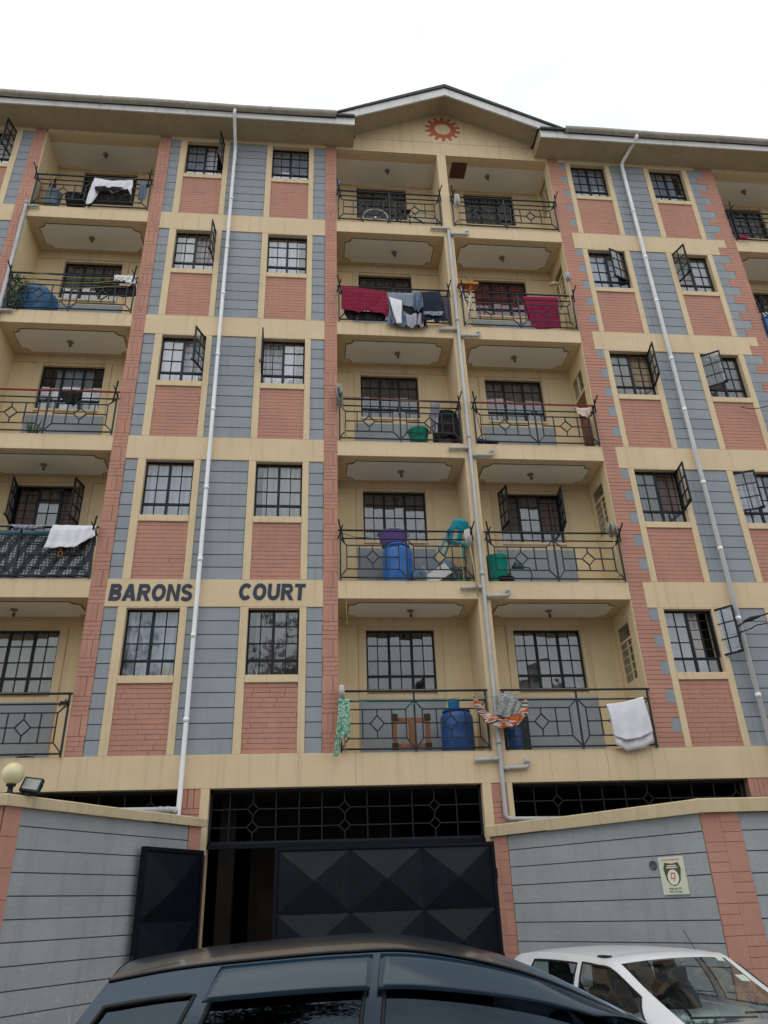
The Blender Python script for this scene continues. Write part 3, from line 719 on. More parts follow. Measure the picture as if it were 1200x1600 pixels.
#@@ITEMS@@
# ------------------------------------------------------------------ boundary walls
def seg(P0, P1):
    P0 = Vector(P0); P1 = Vector(P1); d = P1-P0
    return Matrix.Translation((P0.x, P0.y, 0)) @ Matrix.Rotation(math.atan2(d.y, d.x), 4, 'Z'), d.length
def wbox(name, M, a, parent, m):
    mb = MB(); mb.box(*a, 0, M); return ob(name, mb, m, parent)
def wall_run(T, P0, P1, spans, grooves, ztop, capt, lo=GZ, cap=True):
    """spans: ('block'|'pil', a, b) along the run; front face at local y = 0"""
    M, L = seg(P0, P1)
    wbox('wall_core', M, (0, L, .02, .20, lo, ztop-capt), T, GREYD)
    zz = [ztop-capt] + grooves + [lo]
    for kind, a, b in spans:
        if kind == 'block':
            for u, l in zip(zz, zz[1:]):
                wbox('plaster_course', M, (a, b, -random.uniform(0, .004), .03, l+.006, u-.006), T, GREYW)
        else:
            wbox('pilaster', M, (a, b, -.012, .02, lo, ztop-capt), T, PINKD)
            z = ztop-capt; k = 0; w = b-a
            while z > lo+.05:
                if w < .3:
                    h = .30; nn = [(0, w)]
                    cells = [(0, w, z-h, z)]
                else:
                    h = .315; hw = w/2; cells = []
                    for s in (0, 1):
                        if (k+s) % 2: cells += [(s*hw, s*hw+hw, z-h*(q+1)/3, z-h*q/3) for q in range(3)]
                        else: cells += [(s*hw, s*hw+hw, z-h, z)]
                for c in cells: wbox('brick', M, (a+c[0]+.0015, a+c[1]-.0015, -.017-random.uniform(0, .002), -.008, max(c[2], lo)+.003, c[3]-.003), T, PINK)
                z -= h; k += 1
    if cap:
        n = max(1, round(L/1.15)); 
        for q in range(n):
            mb = MB(); x0, x1 = -.03*(q == 0)+L*q/n+.0015, L*(q+1)/n-.0015+.05*(q == n-1); j = random.uniform(-.004, .004)
            P = [(-.075, ztop-capt+j), (-.078, ztop-.015+j), (-.05, ztop+j), (.24, ztop+.01+j), (.27, ztop-.02+j), (.27, ztop-capt+j)]
            vs = [M @ Vector((x, p[0], p[1])) for x in (x0, x1) for p in P]; n6 = 6
            mb.add(vs, [tuple(range(5, -1, -1)), tuple(range(6, 12))]+[(k, (k+1) % 6, (k+1) % 6+6, k+6) for k in range(6)])
            ob('coping', mb, COPING, T)
    return M
TL = thing('boundary_wall', 'grey grooved boundary wall left of the black gate, carrying a globe lamp', 'wall', (-3.2, -2.3, GZ))
gl_ = [2.65, 2.42, 2.195, 1.97, 1.751, 1.542, 1.327, 1.107, .89, .67, .45, .23, .02]
wall_run(TL, (-3.70, -3.20), (-1.985, -.30), [('pil', 0, .225), ('block', .225, 3.10), ('pil', 3.10, 3.37)], gl_, 2.955, .12)
wall_run(TL, (-12, -3.22), (-3.70, -3.20), [('block', 0, 7.9), ('pil', 7.9, 8.3)], gl_, 2.955, .12)
TR = thing('boundary_wall', 'grey grooved boundary wall with a terracotta pilaster and a security sign, right of the gate', 'wall', (4.3, -2.8, GZ))
gr_ = [2.409, 2.189, 1.958, 1.731, 1.502, 1.277, 1.05, .82, .59, .36, .13]
MR = wall_run(TR, (2.22, -.27), (4.08, -3.06), [('pil', 0, .33), ('block', .33, 3.35)], gr_, 2.76, .155)
wall_run(TR, (4.08, -3.06), (13, -3.06), [('pil', 0, .47), ('block', .47, 8.9)], gr_, 2.76, .155)
mb = MB(); M2 = MR @ Matrix.Translation((2.63, -.006, 2.09)) @ Matrix.Rotation(R(90), 4, 'X'); mb.lathe([(0, .0), (.05, .0), (.052, .008), (.046, .012), (.042, .004), (0, .004)], 24, (0, 0, 0), 0, M2)
ob('round_vent', mb, GREYD, TR)

# globe lamp and floodlight on the left wall's corner
T = thing('globe_lamp', 'cream globe lamp on a short black neck at the left wall corner', 'lamp', (-3.70, -3.12, 2.955))
mb = MB(); mb.lathe([(0, 0), (.055, 0), (.06, .015), (.03, .03), (.028, .08), (.05, .09), (.052, .11), (0, .11)], 20); ob('neck', mb, STEEL, T, local=True)
m_ = mat('globe_opal', (.66, .60, .36), .35, .05, 4, spec=.5)
mb = MB(); mb.lathe([(0.118*math.sin(PI*k/16), .22-.118*math.cos(PI*k/16)) for k in range(17)], 32); ob('globe', mb, m_, T, local=True)
T = thing('floodlight', 'small square black floodlight tilted up on the wall coping beside the globe', 'floodlight', (-3.50, -3.06, 2.96))
Mx = Matrix.Translation((0, 0, .10)) @ Matrix.Rotation(R(-22), 4, 'X') @ Matrix.Rotation(R(9), 4, 'Y')
mb = MB(); mb.box(-.105, .105, -.02, .03, -.08, .08, 0, Mx); mb.box(-.08, .08, .03, .05, -.06, .06, 0, Mx); ob('housing', mb, STEEL, T, local=True)
mb = MB(); mb.box(-.085, .085, -.024, -.019, -.06, .06, 0, Mx); ob('lens', mb, mat('floodlight_lens', (.30, .32, .30), .3, .1), T, local=True)
mb = MB(); mb.bar((-.08, .0, .0), (-.115, .01, .10), .012); mb.bar((.08, 0, 0), (.115, .01, .10), .012); mb.bar((-.09, 0, .005), (.09, 0, .005), .014); mb.tube([(-.02, .04, .06), (-.10, .05, .02), (-.16, .02, .0)], .007, 6); ob('bracket', mb, STEEL, T, local=True)

# security sign
T = thing('security_sign', 'small cream rectangular sign with a shield emblem and two phone numbers on the right wall', 'sign', (3.82, -2.68, 1.76))
Ms = MR @ Matrix.Translation((2.885, -.012, 1.968))
SGN = mat('sign_cream', (.60, .62, .50), .5, .05, 8); OLV = mat('sign_olive', (.085, .08, .035), .5, .1); SRED = mat('sign_red', (.60, .13, .08), .5); SWH = mat('sign_white', (.72, .72, .62), .5); SDK = mat('sign_dark', (.03, .03, .03), .5)
mb = MB(); mb.box(-.165, .165, -.012, .012, -.20, .20, 0, Ms); board = ob('board', mb, SGN, T)
mb = MB(); mb.box(-.157, .157, -.0135, -.012, .188, .193, 0, Ms); mb.box(-.157, .157, -.0135, -.012, -.193, -.188, 0, Ms); mb.box(-.157, -.152, -.0135, -.012, -.188, .188, 0, Ms); mb.box(.152, .157, -.0135, -.012, -.188, .188, 0, Ms); ob('sign_border', mb, SWH, board)
def splate(poly, y, m, nm):
    mb = MB(); mb.prism(poly, y-.0016, y); mb.v = [tuple(Ms @ Vector(v)) for v in mb.v]; return ob(nm, mb, m, board)
sh = [(-.10, .115), (-.115, .07), (-.098, .0), (-.09, -.05), (-.055, -.09), (0, -.115), (.055, -.09), (.09, -.05), (.098, 0), (.115, .07), (.10, .115), (.09, .14), (0, .125), (-.09, .14)]
splate(sh, -.012, OLV, 'shield')
splate([(.073*math.cos(a*PI/14), -.018+.082*math.sin(a*PI/14)) for a in range(28)], -.0138, SWH, 'shield_disc')
for q in ([(-.028, .03), (.032, .03), (.032, .018), (-.028, .018)], [(-.028, .018), (-.016, .018), (-.020, -.035), (-.032, -.035)], [(.020, .018), (.032, .018), (.028, -.035), (.016, -.035)], [(-.02, -.023), (.016, -.023), (.016, -.035), (-.02, -.035)], [(.0, -.035), (.014, -.035), (.012, -.062), (.002, -.062)]):
    splate(q, -.0156, SRED, 'emblem_mark')
def stext(s, xc, z, h, m):
    me = text_mesh(s, h*1.35, .0004, .0006, 0, 'sign_text'); xs_ = [v.co.x for v in me.vertices]; c = (min(xs_)+max(xs_))/2
    for v in me.vertices: v.co = Ms @ Vector((v.co.x-c+xc, -.0135-v.co.z, v.co.y+z))
    me.materials.clear(); me.materials.append(m); link('sign_text', me, board)
stext('0720 444 777', 0, -.150, .022, SDK); stext('0733 742 501', 0, -.182, .022, SDK)
for z_, w_ in ((.098, .06), (.078, .075)): splate([(-w_, z_), (w_, z_), (w_, z_+.012), (-w_, z_+.012)], -.0138, SWH, 'banner')
splate([(-.12, .163), (.12, .163), (.12, .172), (-.12, .172)], -.012, SRED, 'sign_line')

# ------------------------------------------------------------------ gates
def gate_leaf(T, w, z0, z1, cols, rowh, depth, hinge_local=True):
    """panelled leaf in local coordinates: x along the leaf, front facing -y"""
    mb = MB(); mb.box(0, w, -.01, .03, z0, z1); ob('leaf_sheet', mb, GATEM, T, local=True)
    t = .045; mb = MB(); mb.box(0, t, -.04, -.01, z0, z1); ob('stile', mb, GATEM, T, local=True); mb = MB(); mb.box(w-t, w, -.04, -.01, z0, z1); ob('stile', mb, GATEM, T, local=True)
    mb = MB(); mb.box(t, w-t, -.04, -.01, z1-t, z1); ob('rail', mb, GATEM, T, local=True)
    cw = (w-2*t)/cols; z = z1-t; k = 0
    while z > z0+.1:
        zb = max(z-rowh, z0)
        for c in range(cols):
            a, b = t+c*cw+.008, t+(c+1)*cw-.008; u, l = z-.008, zb+.008; mb = MB()
            mb.add([(a, -.012, l), (b, -.012, l), (b, -.012, u), (a, -.012, u), ((a+b)/2, -.012-depth, (u+l)/2)], [(0, 1, 4), (1, 2, 4), (2, 3, 4), (3, 0, 4)])
            ob('pressed_panel', mb, GATEM, T, local=True)
        mb = MB(); mb.box(t, w-t, -.022, -.01, zb-.004, zb+.004); ob('seam', mb, GATEM, T, local=True)
        z = zb
G1 = thing('metal_gate', 'wide black steel gate leaf, shut, pressed with big diamond-point panels', 'gate', (-.92, -.30, GZ))
gate_leaf(G1, 3.16, .06, 2.545-GZ, 3, .80, .10)
for z in (2.05-GZ, 1.0-GZ): mb = MB(); mb.box(3.155, 3.20, -.05, .02, z, z+.14); ob('hinge', mb, GATEM, G1, local=True)
d_ = Vector((1.945-2.54, .33-1.36)); 
G2 = thing('metal_gate', 'narrow black steel gate leaf swung open against the left grey wall', 'gate', (-2.535, -1.46, GZ), math.atan2(-.36+1.46, -1.93+2.535))
gate_leaf(G2, 1.25, .06, 2.525-GZ, 1, .80, .10)
mb = MB(); mb.box(.07, .12, -.075, -.04, 1.30, 1.36); mb.tube([(.10, -.06, 1.36), (.10, -.075, 1.28)], .012, 8); mb.box(-.03, .02, -.03, .0, 1.42, 1.47); ob('latch', mb, RAIL, G2, local=True)
mb = MB(); mb.box(1.25, 1.31, -.02, .03, .05, 2.62); ob('hinge_post', mb, mat('rusty_post', (.12, .05, .03), .8, .3, 6), G2, local=True)

# ------------------------------------------------------------------ household items
def basin_mb(rt, rb, h, t=.006, rim=.012):
    mb = MB(); mb.lathe([(0, 0), (rb, 0), (rb+.01, .01), (rt, h-.01), (rt+rim, h), (rt+rim, h+.006), (rt-.002, h+.004), (rt-t, h-.012), (rb-t, .012), (0, .012)], 36); return mb
PL = {n: mat('plastic_'+n, c, .38, .05, 6, spec=.45) for n, c in dict(blue=(.02, .145, .47), navy=(.015, .07, .24), purple=(.16, .11, .36), teal=(.0, .29, .38), teal_green=(.0, .36, .28), sky=(.03, .24, .55),
      green=(.0, .25, .16), grey_blue=(.16, .24, .33), black=(.012, .013, .015), white=(.60, .60, .60), dark_green=(.012, .045, .045), deep_blue=(.01, .035, .22), yellow=(.6, .45, .05), red=(.5, .03, .03)).items()}
def basin(label, x, y, z, rt, rb, h, m, cat='basin', name='basin', tilt=None, handles=False, parent=None, group=None):
    T = thing(name, label, cat, (x, y, z), group=group)
    bo = ob('bowl', basin_mb(rt, rb, h), PL[m], T, local=True)
    if handles:
        for s in (-1, 1):
            mb = MB(); mb.tube([(s*(rt+.008), -.05, h), (s*(rt+.04), -.03, h-.012), (s*(rt+.04), .03, h-.012), (s*(rt+.008), .05, h)], .008, 8); ob('handle', mb, PL[m], T, local=True)
    if tilt: T.rotation_euler = tilt
    return T
def drum(label, x, y, z, r, h, m, lid=None, group=None):
    T = thing('water_drum', label, 'drum', (x, y, z), group=group)
    pr = [(0, 0), (r*.9, 0), (r*.94, .02), (r*.95, h*.08), (r, h*.14), (r, h*.32), (r*1.015, h*.34), (r, h*.36), (r*1.0, h*.64), (r*1.015, h*.66), (r, h*.68), (r, h*.86), (r*.94, h*.93), (r*.82, h*.97), (r*.78, h)]
    mb = MB(); mb.lathe(pr+[(0, h)], 40); ob('barrel', mb, PL[m], T, local=True)
    mb = MB(); mb.lathe([(r*.78, h-.005), (r*.86, h-.005), (r*.87, h+.012), (r*.83, h+.03), (0, h+.035)], 36); ob('lid', mb, PL[lid or m], T, local=True)
    return T
HW = mat('mop_handle_wood', (.42, .33, .20), .7, .15, 8)
def mop(label, base, top, headcol, n=60, hl=.28, spread=.055, hr=.012, both=False, group=None):
    """handle from base to top with the string head at the top, strings falling back down"""
    T = thing('mop', label, 'mop', base, group=group); b = Vector(base); t = Vector(top)-b
    mb = MB(); mb.tube([(0, 0, 0), t*.5+Vector((.004, 0, 0)), t], hr, 8); ob('handle', mb, HW, T, local=True)
    mb = MB(); rnd = random.Random(len(label))
    mb.lathe([(0, .045), (.035, .03), (.045, 0), (.035, -.03), (0, -.04)], 14, tuple(t))
    for k in range(n):
        a = rnd.uniform(0, 2*PI); sp = spread*rnd.uniform(.4, 1.1); l = hl*rnd.uniform(.6, 1.05)
        o = Vector((math.cos(a), math.sin(a), 0))
        mb.tube([t+o*.012+Vector((0, 0, .03)), t+o*sp*.8+Vector((0, 0, .02)), t+o*sp+Vector((0, 0, -l*.4)), t+o*sp*rnd.uniform(.6, 1.1)+Vector((rnd.uniform(-.015, .015), 0, -l))], [.008, .010, .010, .005], 5)
    ob('mop_head', mb, headcol, T, local=True); return T
MOPG = mat('mop_cotton_grey', (.30, .28, .25), .95, .3, 20); MOPW = mat('mop_cotton_white', (.55, .54, .53), .95, .25, 20); MOPB = mat('mop_cotton_blue', (.36, .40, .46), .95, .3, 20)
def lerp_poly(P, u):
    """P: list of (x, z); u in 0..1 by index"""
    k = u*(len(P)-1); i = min(int(k), len(P)-2); f = k-i
    return (P[i][0]*(1-f)+P[i+1][0]*f, P[i][1]*(1-f)+P[i+1][1]*f)
def cloth(name, label, cat, top, bot, y, m, folds=6, amp=.018, back=.35, group=None, seed=1, sag=.0, nu=72, nv=26, gap=.03):
    """a cloth folded over a line or rail: long front layer, shorter back layer"""
    rnd = random.Random(seed); ph = rnd.uniform(0, 9); mb = MB(); cx = sum(p[0] for p in top)/len(top); bz = min(p[1] for p in bot)
    fr = [(rnd.uniform(.6, 1.4)*folds, rnd.uniform(0, 9), rnd.uniform(.3, 1)) for _ in range(3)]
    def wave(u, v): return sum(a*math.sin(2*PI*f*u*(.8+.2*v)+p+v*.9*a) for f, p, a in fr)*amp*(.25+.75*v)
    vs = []
    for j in range(nv+1):
        v = j/nv
        for i in range(nu+1):
            u = i/nu; t = lerp_poly(top, u); b = lerp_poly(bot, u)
            n_ = noise.noise(Vector((t[0]*3+ph, v*2.5, seed)))
            x = t[0]*(1-v)+b[0]*v + .010*math.sin(v*5+u*17+ph)*v; z = t[1]*(1-v)+b[1]*v - sag*math.sin(PI*u)*(1-v)
            vs.append((x, y-gap*min(1, v*4)-wave(u, v)-.02*n_*v, z))
    w = nu+1; mb.add(vs, [(j*w+i, j*w+i+1, (j+1)*w+i+1, (j+1)*w+i) for j in range(nv) for i in range(nu)], 0, True)
    vs = []; nb = 10
    for j in range(nb+1):
        v = j/nb*back
        for i in range(nu+1):
            u = i/nu; t = lerp_poly(top, u); b = lerp_poly(bot, u)
            vs.append((t[0]*(1-v)+b[0]*v, y+gap*min(1, v*5)+wave(u, v)*.5, t[1]*(1-v)+b[1]*v-sag*math.sin(PI*u)*(1-v)))
    mb.add(vs, [((j+1)*w+i, (j+1)*w+i+1, j*w+i+1, j*w+i) for j in range(nb) for i in range(nu)], 0, True)
    mb.v = [(a-cx, b_-y, c-bz) for a, b_, c in mb.v]
    o = link(name, mb.mesh(name, m), None, (cx, y, bz)); tag(o, label, cat, group)
    md = o.modifiers.new('thick', 'SOLIDIFY'); md.thickness = .004; return o
CW = mat('cloth_white', (.68, .68, .73), .95, .06, 9, .2, 150); CMAR = mat('cloth_maroon', (.17, .008, .03), .95, .12, 9, .2, 150); CNAVY = mat('cloth_navy', (.013, .018, .035), .95, .2, 9, .2, 150)
CDEN = mat('cloth_denim', (.12, .165, .24), .95, .2, 6, .2, 150); CGRY = mat('cloth_grey', (.20, .235, .29), .95, .12, 6, .2, 150); CBLK = mat('cloth_black', (.012, .012, .014), .95, .2, 9, .2, 150)
CPNK = mat('cloth_crimson', (.26, .014, .06), .95, .12, 7, .2, 150); CLILAC = mat('cloth_lilac', (.33, .31, .38), .95, .15, 9, .2, 150)
def pattern_mat(name, base, spot, sx, sz, thr, kind='VORONOI'):
    m = mat(name, base, .95, .08, 9); t = m.node_tree; L = t.links.new; b = t.nodes['Principled BSDF']; old = b.inputs['Base Color'].links[0].from_socket
    g = t.nodes.new('ShaderNodeTexCoord'); mp_ = t.nodes.new('ShaderNodeMapping'); mp_.inputs['Scale'].default_value = (sx, .01, sz); L(g.outputs['Object'], mp_.inputs[0])
    v = t.nodes.new('ShaderNodeTexVoronoi'); v.inputs['Randomness'].default_value = .15 if kind == 'VORONOI' else 1; v.inputs['Scale'].default_value = 1; L(mp_.outputs[0], v.inputs['Vector'])
    c = t.nodes.new('ShaderNodeMath'); c.operation = 'LESS_THAN'; c.inputs[1].default_value = thr; L(v.outputs['Distance'], c.inputs[0])
    x = t.nodes.new('ShaderNodeMix'); x.data_type = 'RGBA'; L(c.outputs[0], x.inputs[0]); L(old, x.inputs[6]); x.inputs[7].default_value = (*spot, 1); L(x.outputs[2], b.inputs['Base Color']); return m
CMARP = pattern_mat('cloth_maroon_dotted', (.18, .008, .032), (.33, .05, .085), 15, 9, .16)
def stripe_mat(name, cols, sx, sz, dist=3):
    m = mat(name, (.5, .5, .5), .95, .05, 9); t = m.node_tree; L = t.links.new; b = t.nodes['Principled BSDF']
    g = t.nodes.new('ShaderNodeTexCoord'); mp_ = t.nodes.new('ShaderNodeMapping'); mp_.inputs['Scale'].default_value = (sx, 1, sz); L(g.outputs['Object'], mp_.inputs[0])
    v = t.nodes.new('ShaderNodeTexNoise'); v.inputs['Scale'].default_value = 1; v.inputs['Detail'].default_value = 3; v.inputs['Distortion'].default_value = dist; L(mp_.outputs[0], v.inputs['Vector'])
    r = t.nodes.new('ShaderNodeValToRGB'); r.color_ramp.interpolation = 'CONSTANT'; e = r.color_ramp.elements
    while len(e) < len(cols): e.new(.5)
    for q, (p, c) in enumerate(cols): e[q].position = p; e[q].color = (*c, 1)
    L(v.outputs['Fac'], r.inputs[0]); L(r.outputs[0], b.inputs['Base Color']); return m
CSCARF = stripe_mat('cloth_scarf', [(0, (.06, .06, .06)), (.40, (.45, .43, .42)), (.46, (.38, .08, .015)), (.545, (.5, .48, .46)), (.58, (.07, .065, .06))], 1.6, 13, .7)
CBW = stripe_mat('cloth_zigzag', [(0, (.06, .065, .07)), (.42, (.42, .42, .42)), (.50, (.08, .085, .09)), (.58, (.40, .40, .41))], 14, 30, 2)
CGRN = stripe_mat('cloth_green_check', [(0, (.05, .22, .13)), (.45, (.22, .40, .30)), (.52, (.42, .50, .45)), (.60, (.08, .26, .17))], 20, 20, 1)
LN = mat('line_green', (.08, .30, .22), .6); LY = mat('line_yellow', (.42, .42, .12), .6); LW = mat('line_white', (.5, .5, .48), .6)
def line(label, pts, m=LN, r=.004, sag=.05, group=None, name='clothes_line', cat='line'):
    pts = [Vector(p) for p in pts]; o = pts[0]; fine = []
    for a, b in zip(pts, pts[1:]):
        for k in range(12):
            t = k/12; fine.append(a.lerp(b, t)-Vector((0, 0, sag*4*t*(1-t))))
    fine.append(pts[-1]); mb = MB(); mb.tube([p-o for p in fine], r, 6); x = link(name, mb.mesh(name, m), None, o); return tag(x, label, cat, group)

z5, z4, z3, z2, z1 = LV[4], LV[3], LV[2], LV[1], LV[0]
# left balconies
cloth('shirt', 'white shirts with black patches pegged on the top left balcony rail', 'shirt', [(-5.38, 16.36), (-5.0, 16.30), (-4.55, 16.36)], [(-5.46, 15.52), (-5.33, 15.50), (-5.20, 15.92), (-5.05, 15.98), (-4.92, 15.86), (-4.76, 15.99), (-4.64, 16.06), (-4.52, 15.86)], -.06, CW, 5, .02, .5, seed=3)
cloth('shirt', 'black vest showing between the white shirts on the top left balcony', 'shirt', [(-5.32, 16.03), (-5.12, 16.06), (-5.02, 15.99), (-4.96, 16.05), (-4.72, 16.05)], [(-5.28, 15.86), (-5.12, 15.86), (-5.02, 15.95), (-4.90, 15.84), (-4.76, 15.90)], -.115, CBLK, 4, .01, .3, seed=4)
cloth('jeans', 'small blue denim trousers hung at the right end of the top left balcony', 'trousers', [(-4.38, 16.33), (-4.24, 16.34)], [(-4.36, 15.72), (-4.22, 15.74)], -.06, CDEN, 2, .012, .6, seed=5)
basin('grey blue plastic bucket on the floor of the top left balcony', -6.27, .18, z5+.16, .165, .13, .40, 'grey_blue', 'bucket', 'bucket')
basin('black basin beside the grey blue bucket on the top left balcony', -5.80, .22, z5+.26, .22, .16, .20, 'black')
BAM = mat('bamboo', (.36, .22, .09), .6, .2, 9)
for k, (xa, xb) in enumerate(((-6.60, -6.56), (-6.46, -6.38))):
    mb = MB(); mb.tube([(0, 0, 0), (xb-xa, .04, .55), ((xb-xa)*1.4, .06, 1.28-.1*k)], .016, 8)
    o = link('bamboo_pole', mb.mesh('bamboo_pole', BAM), None, (xa, .12, z5)); tag(o, ('taller' if k == 0 else 'shorter')+' brown bamboo pole leaning in the left corner of the top left balcony', 'pole')
mb = MB(); mb.tube([(0, 0, 0), (.01, 0, .6), (.02, 0, 1.05)], [.075, .085, .07], 14); mb.tube([(.02, 0, 1.05), (.03, 0, 1.16), (.03, 0, 1.22)], [.03, .035, .03], 10)
o = link('rolled_mat', mb.mesh('rolled_mat', mat('rolled_mat_brown', (.055, .025, .018), .9, .3, 8)), None, (-6.42, .30, z5)); tag(o, 'dark brown rolled mat standing behind the grey blue bucket', 'mat')
line('grey wire from the shirts up to the right bracket of the top left balcony', [(-5.40, -.06, 16.37), (-4.55, -.08, 16.37), (-4.22, -.12, 16.50)], LW, .004, .02)
# level 4 left
T = thing('plastic_tub', 'large round blue plastic tub stood on its side behind the left railing', 'tub', (-6.20, .24, z4))
Mx = Matrix.Translation((0, -.02, .44)) @ Matrix.Rotation(R(-82), 4, 'X')
mb = MB(); mb.lathe([(0, 0), (.36, 0), (.38, .03), (.41, .30), (.43, .31), (.43, .32), (.40, .32), (.36, .03), (0, .02)], 40, (0, 0, -.1), 0, Mx); mb.lathe([(.20, -.001), (.24, -.012), (.28, -.001)], 40, (0, 0, -.1), 0, Mx); ob('bowl', mb, mat('tub_blue', (.028, .13, .28), .4, .08, 5), T, local=True)
rn = random.Random(11); mb = MB()
for k in range(150):
    a = Vector((rn.uniform(-6.66, -6.30), rn.uniform(-.06, .06), rn.uniform(z4+.05, z4+.95))); mb.tube([a, a+Vector((rn.uniform(-.06, .06), rn.uniform(-.03, .03), -rn.uniform(.03, .10))), a+Vector((rn.uniform(-.10, .10), rn.uniform(-.05, .05), -rn.uniform(.10, .22)))], [.012, .009, .003], 4)
mb.v = [(v[0]+6.5, v[1], v[2]-z4) for v in mb.v]
o = link('shade_net', mb.mesh('shade_net', mat('net_green', (.055, .085, .06), .9, .5, 14)), None, (-6.5, 0, z4)); tag(o, 'bunched dark green netting tied to the left end of the railing above the red rail', 'net')
for k, (za, zb, s) in enumerate(((13.52, 13.42, .10), (13.34, 13.36, .14), (13.14, 13.20, .10))):
    line(('uppermost', 'middle', 'lowest')[k]+' of three yellow green lines slung across the balcony with the blue tub', [(-6.45, -.08, za), (-4.35, -.10, zb)], LY, .005, s)
cloth('towel', 'white towel rolled over the right end of the railing with the blue tub', 'towel', [(-4.60, z4+.97), (-4.15, z4+.97)], [(-4.57, z4+.80), (-4.4, z4+.78), (-4.14, z4+.70)], -.04, CW, 4, .02, .8, seed=6)
cloth('trousers', 'black cloth bunched under the white towel on the left balcony with the blue tub', 'clothes', [(-4.95, z4+.72), (-4.15, z4+.76)], [(-4.95, z4+.55), (-4.6, z4+.50), (-4.35, z4+.42), (-4.13, z4+.46)], .03, CBLK, 6, .02, .8, seed=7)
# level 3 left
cloth('shorts', 'black shorts folded over the red top rail of the left balcony', 'shorts', [(-5.22, z3+.96), (-4.84, z3+.965)], [(-5.16, z3+.74), (-5.03, z3+.62), (-4.90, z3+.60), (-4.80, z3+.76)], -.03, CBLK, 3, .03, .8, seed=8)
T = thing('potted_plant', 'small snake plant behind the railing under the black shorts', 'plant', (-5.70, .32, z3))
mb = MB(); mb.lathe([(0, 0), (.07, 0), (.09, .11), (.10, .12), (.085, .12), (0, .10)], 18); ob('pot', mb, PL['black'], T, local=True)
mb = MB(); rn = random.Random(2)
for k in range(9):
    a = rn.uniform(0, 2*PI); l = rn.uniform(.25, .42); d = Vector((math.cos(a)*.10, math.sin(a)*.06, 0)); p = Vector((math.cos(a)*.04, math.sin(a)*.04, .1))
    mb.tube([p, p+d*.4+Vector((0, 0, l*.5)), p+d+Vector((0, 0, l))], [.014, .018, .002], 5)
ob('leaves', mb, mat('snake_plant', (.03, .09, .035), .6, .3, 12), T, local=True)
# level 2 left
LACE = mat('lace_cloth', (.05, .053, .058), .95, .1, 9)
t_ = LACE.node_tree; L_ = t_.links.new; g_ = t_.nodes.new('ShaderNodeTexCoord'); b_ = t_.nodes['Principled BSDF']; base_ = b_.inputs['Base Color'].links[0].from_socket
def nd(k, **kw):
    n = t_.nodes.new(k)
    for a, b in kw.items(): setattr(n, a, b)
    return n
mp_ = nd('ShaderNodeMapping'); mp_.inputs['Rotation'].default_value = (0, R(45), 0); mp_.inputs['Scale'].default_value = (28, 1, 28); L_(g_.outputs['Object'], mp_.inputs[0])
ck = nd('ShaderNodeTexChecker'); ck.inputs['Scale'].default_value = 1; L_(mp_.outputs[0], ck.inputs[0])
mq_ = nd('ShaderNodeMapping'); mq_.inputs['Scale'].default_value = (3.2, 1, 2.4); mq_.inputs['Rotation'].default_value = (0, R(-38), 0); L_(g_.outputs['Object'], mq_.inputs[0])
wv = nd('ShaderNodeTexWave'); wv.inputs['Scale'].default_value = .55; wv.inputs['Distortion'].default_value = 3.0; wv.inputs['Detail'].default_value = 2; L_(mq_.outputs[0], wv.inputs[0])
gt_ = nd('ShaderNodeMath', operation='GREATER_THAN'); gt_.inputs[1].default_value = .5; L_(wv.outputs['Fac'], gt_.inputs[0])
ml_ = nd('ShaderNodeMath', operation='MULTIPLY'); L_(ck.outputs['Fac'], ml_.inputs[0]); L_(gt_.outputs[0], ml_.inputs[1])
x_ = nd('ShaderNodeMix', data_type='RGBA'); L_(ml_.outputs[0], x_.inputs[0]); L_(base_, x_.inputs[6]); x_.inputs[7].default_value = (.32, .33, .34, 1); L_(x_.outputs[2], b_.inputs['Base Color'])
cloth('screen_cloth', 'black and white lattice patterned cloth screening the left balcony above the lettering', 'cloth', [(-6.62, z2+.80), (-4.16, z2+.80)], [(-6.62, z2+.02), (-4.14, z2+.02)], .045, LACE, 9, .010, .2, seed=9)
cloth('tarpaulin', 'teal tarpaulin roll along the rail of the screened left balcony', 'tarpaulin', [(-6.6, z2+.93), (-4.95, z2+.93)], [(-6.6, z2+.72), (-5.6, z2+.70), (-4.92, z2+.76)], .10, mat('tarp_teal', (.012, .10, .13), .5, .4, 9), 2, .02, .9, seed=10)
cloth('towel', 'white towel drooping from the line above the screened left balcony', 'towel', [(-4.86, z2+.95), (-4.15, z2+.94)], [(-4.94, z2+.50), (-4.66, z2+.51), (-4.44, z2+.52), (-4.28, z2+.64), (-4.14, z2+.74)], -.09, CW, 4, .018, .6, seed=12)
cloth('rag', 'ragged grey cloth scrap on the line left of the drooping white towel', 'cloth', [(-5.55, z2+.95), (-5.02, z2+.94)], [(-5.5, z2+.89), (-5.3, z2+.86), (-5.03, z2+.88)], -.08, CLILAC, 6, .02, .9, seed=13)
line('white washing line above the screened left balcony', [(-6.64, -.08, z2+.955), (-4.12, -.08, z2+.95)], LW, .005, .01)
mb = MB(); mb.tube([(.035*math.cos(a/12*2*PI), 0, .05+.05*math.sin(a/12*2*PI)) for a in range(13)], .006, 6, cap=False); mb.tube([(0, 0, .10), (0, 0, .16)], .006, 6)
o = link('hook', mb.mesh('hook', mat('hook_orange', (.5, .18, .03), .5)), None, (-4.66, -.10, z2+.36)); tag(o, 'orange ring hook dangling under the drooping white towel', 'hook')
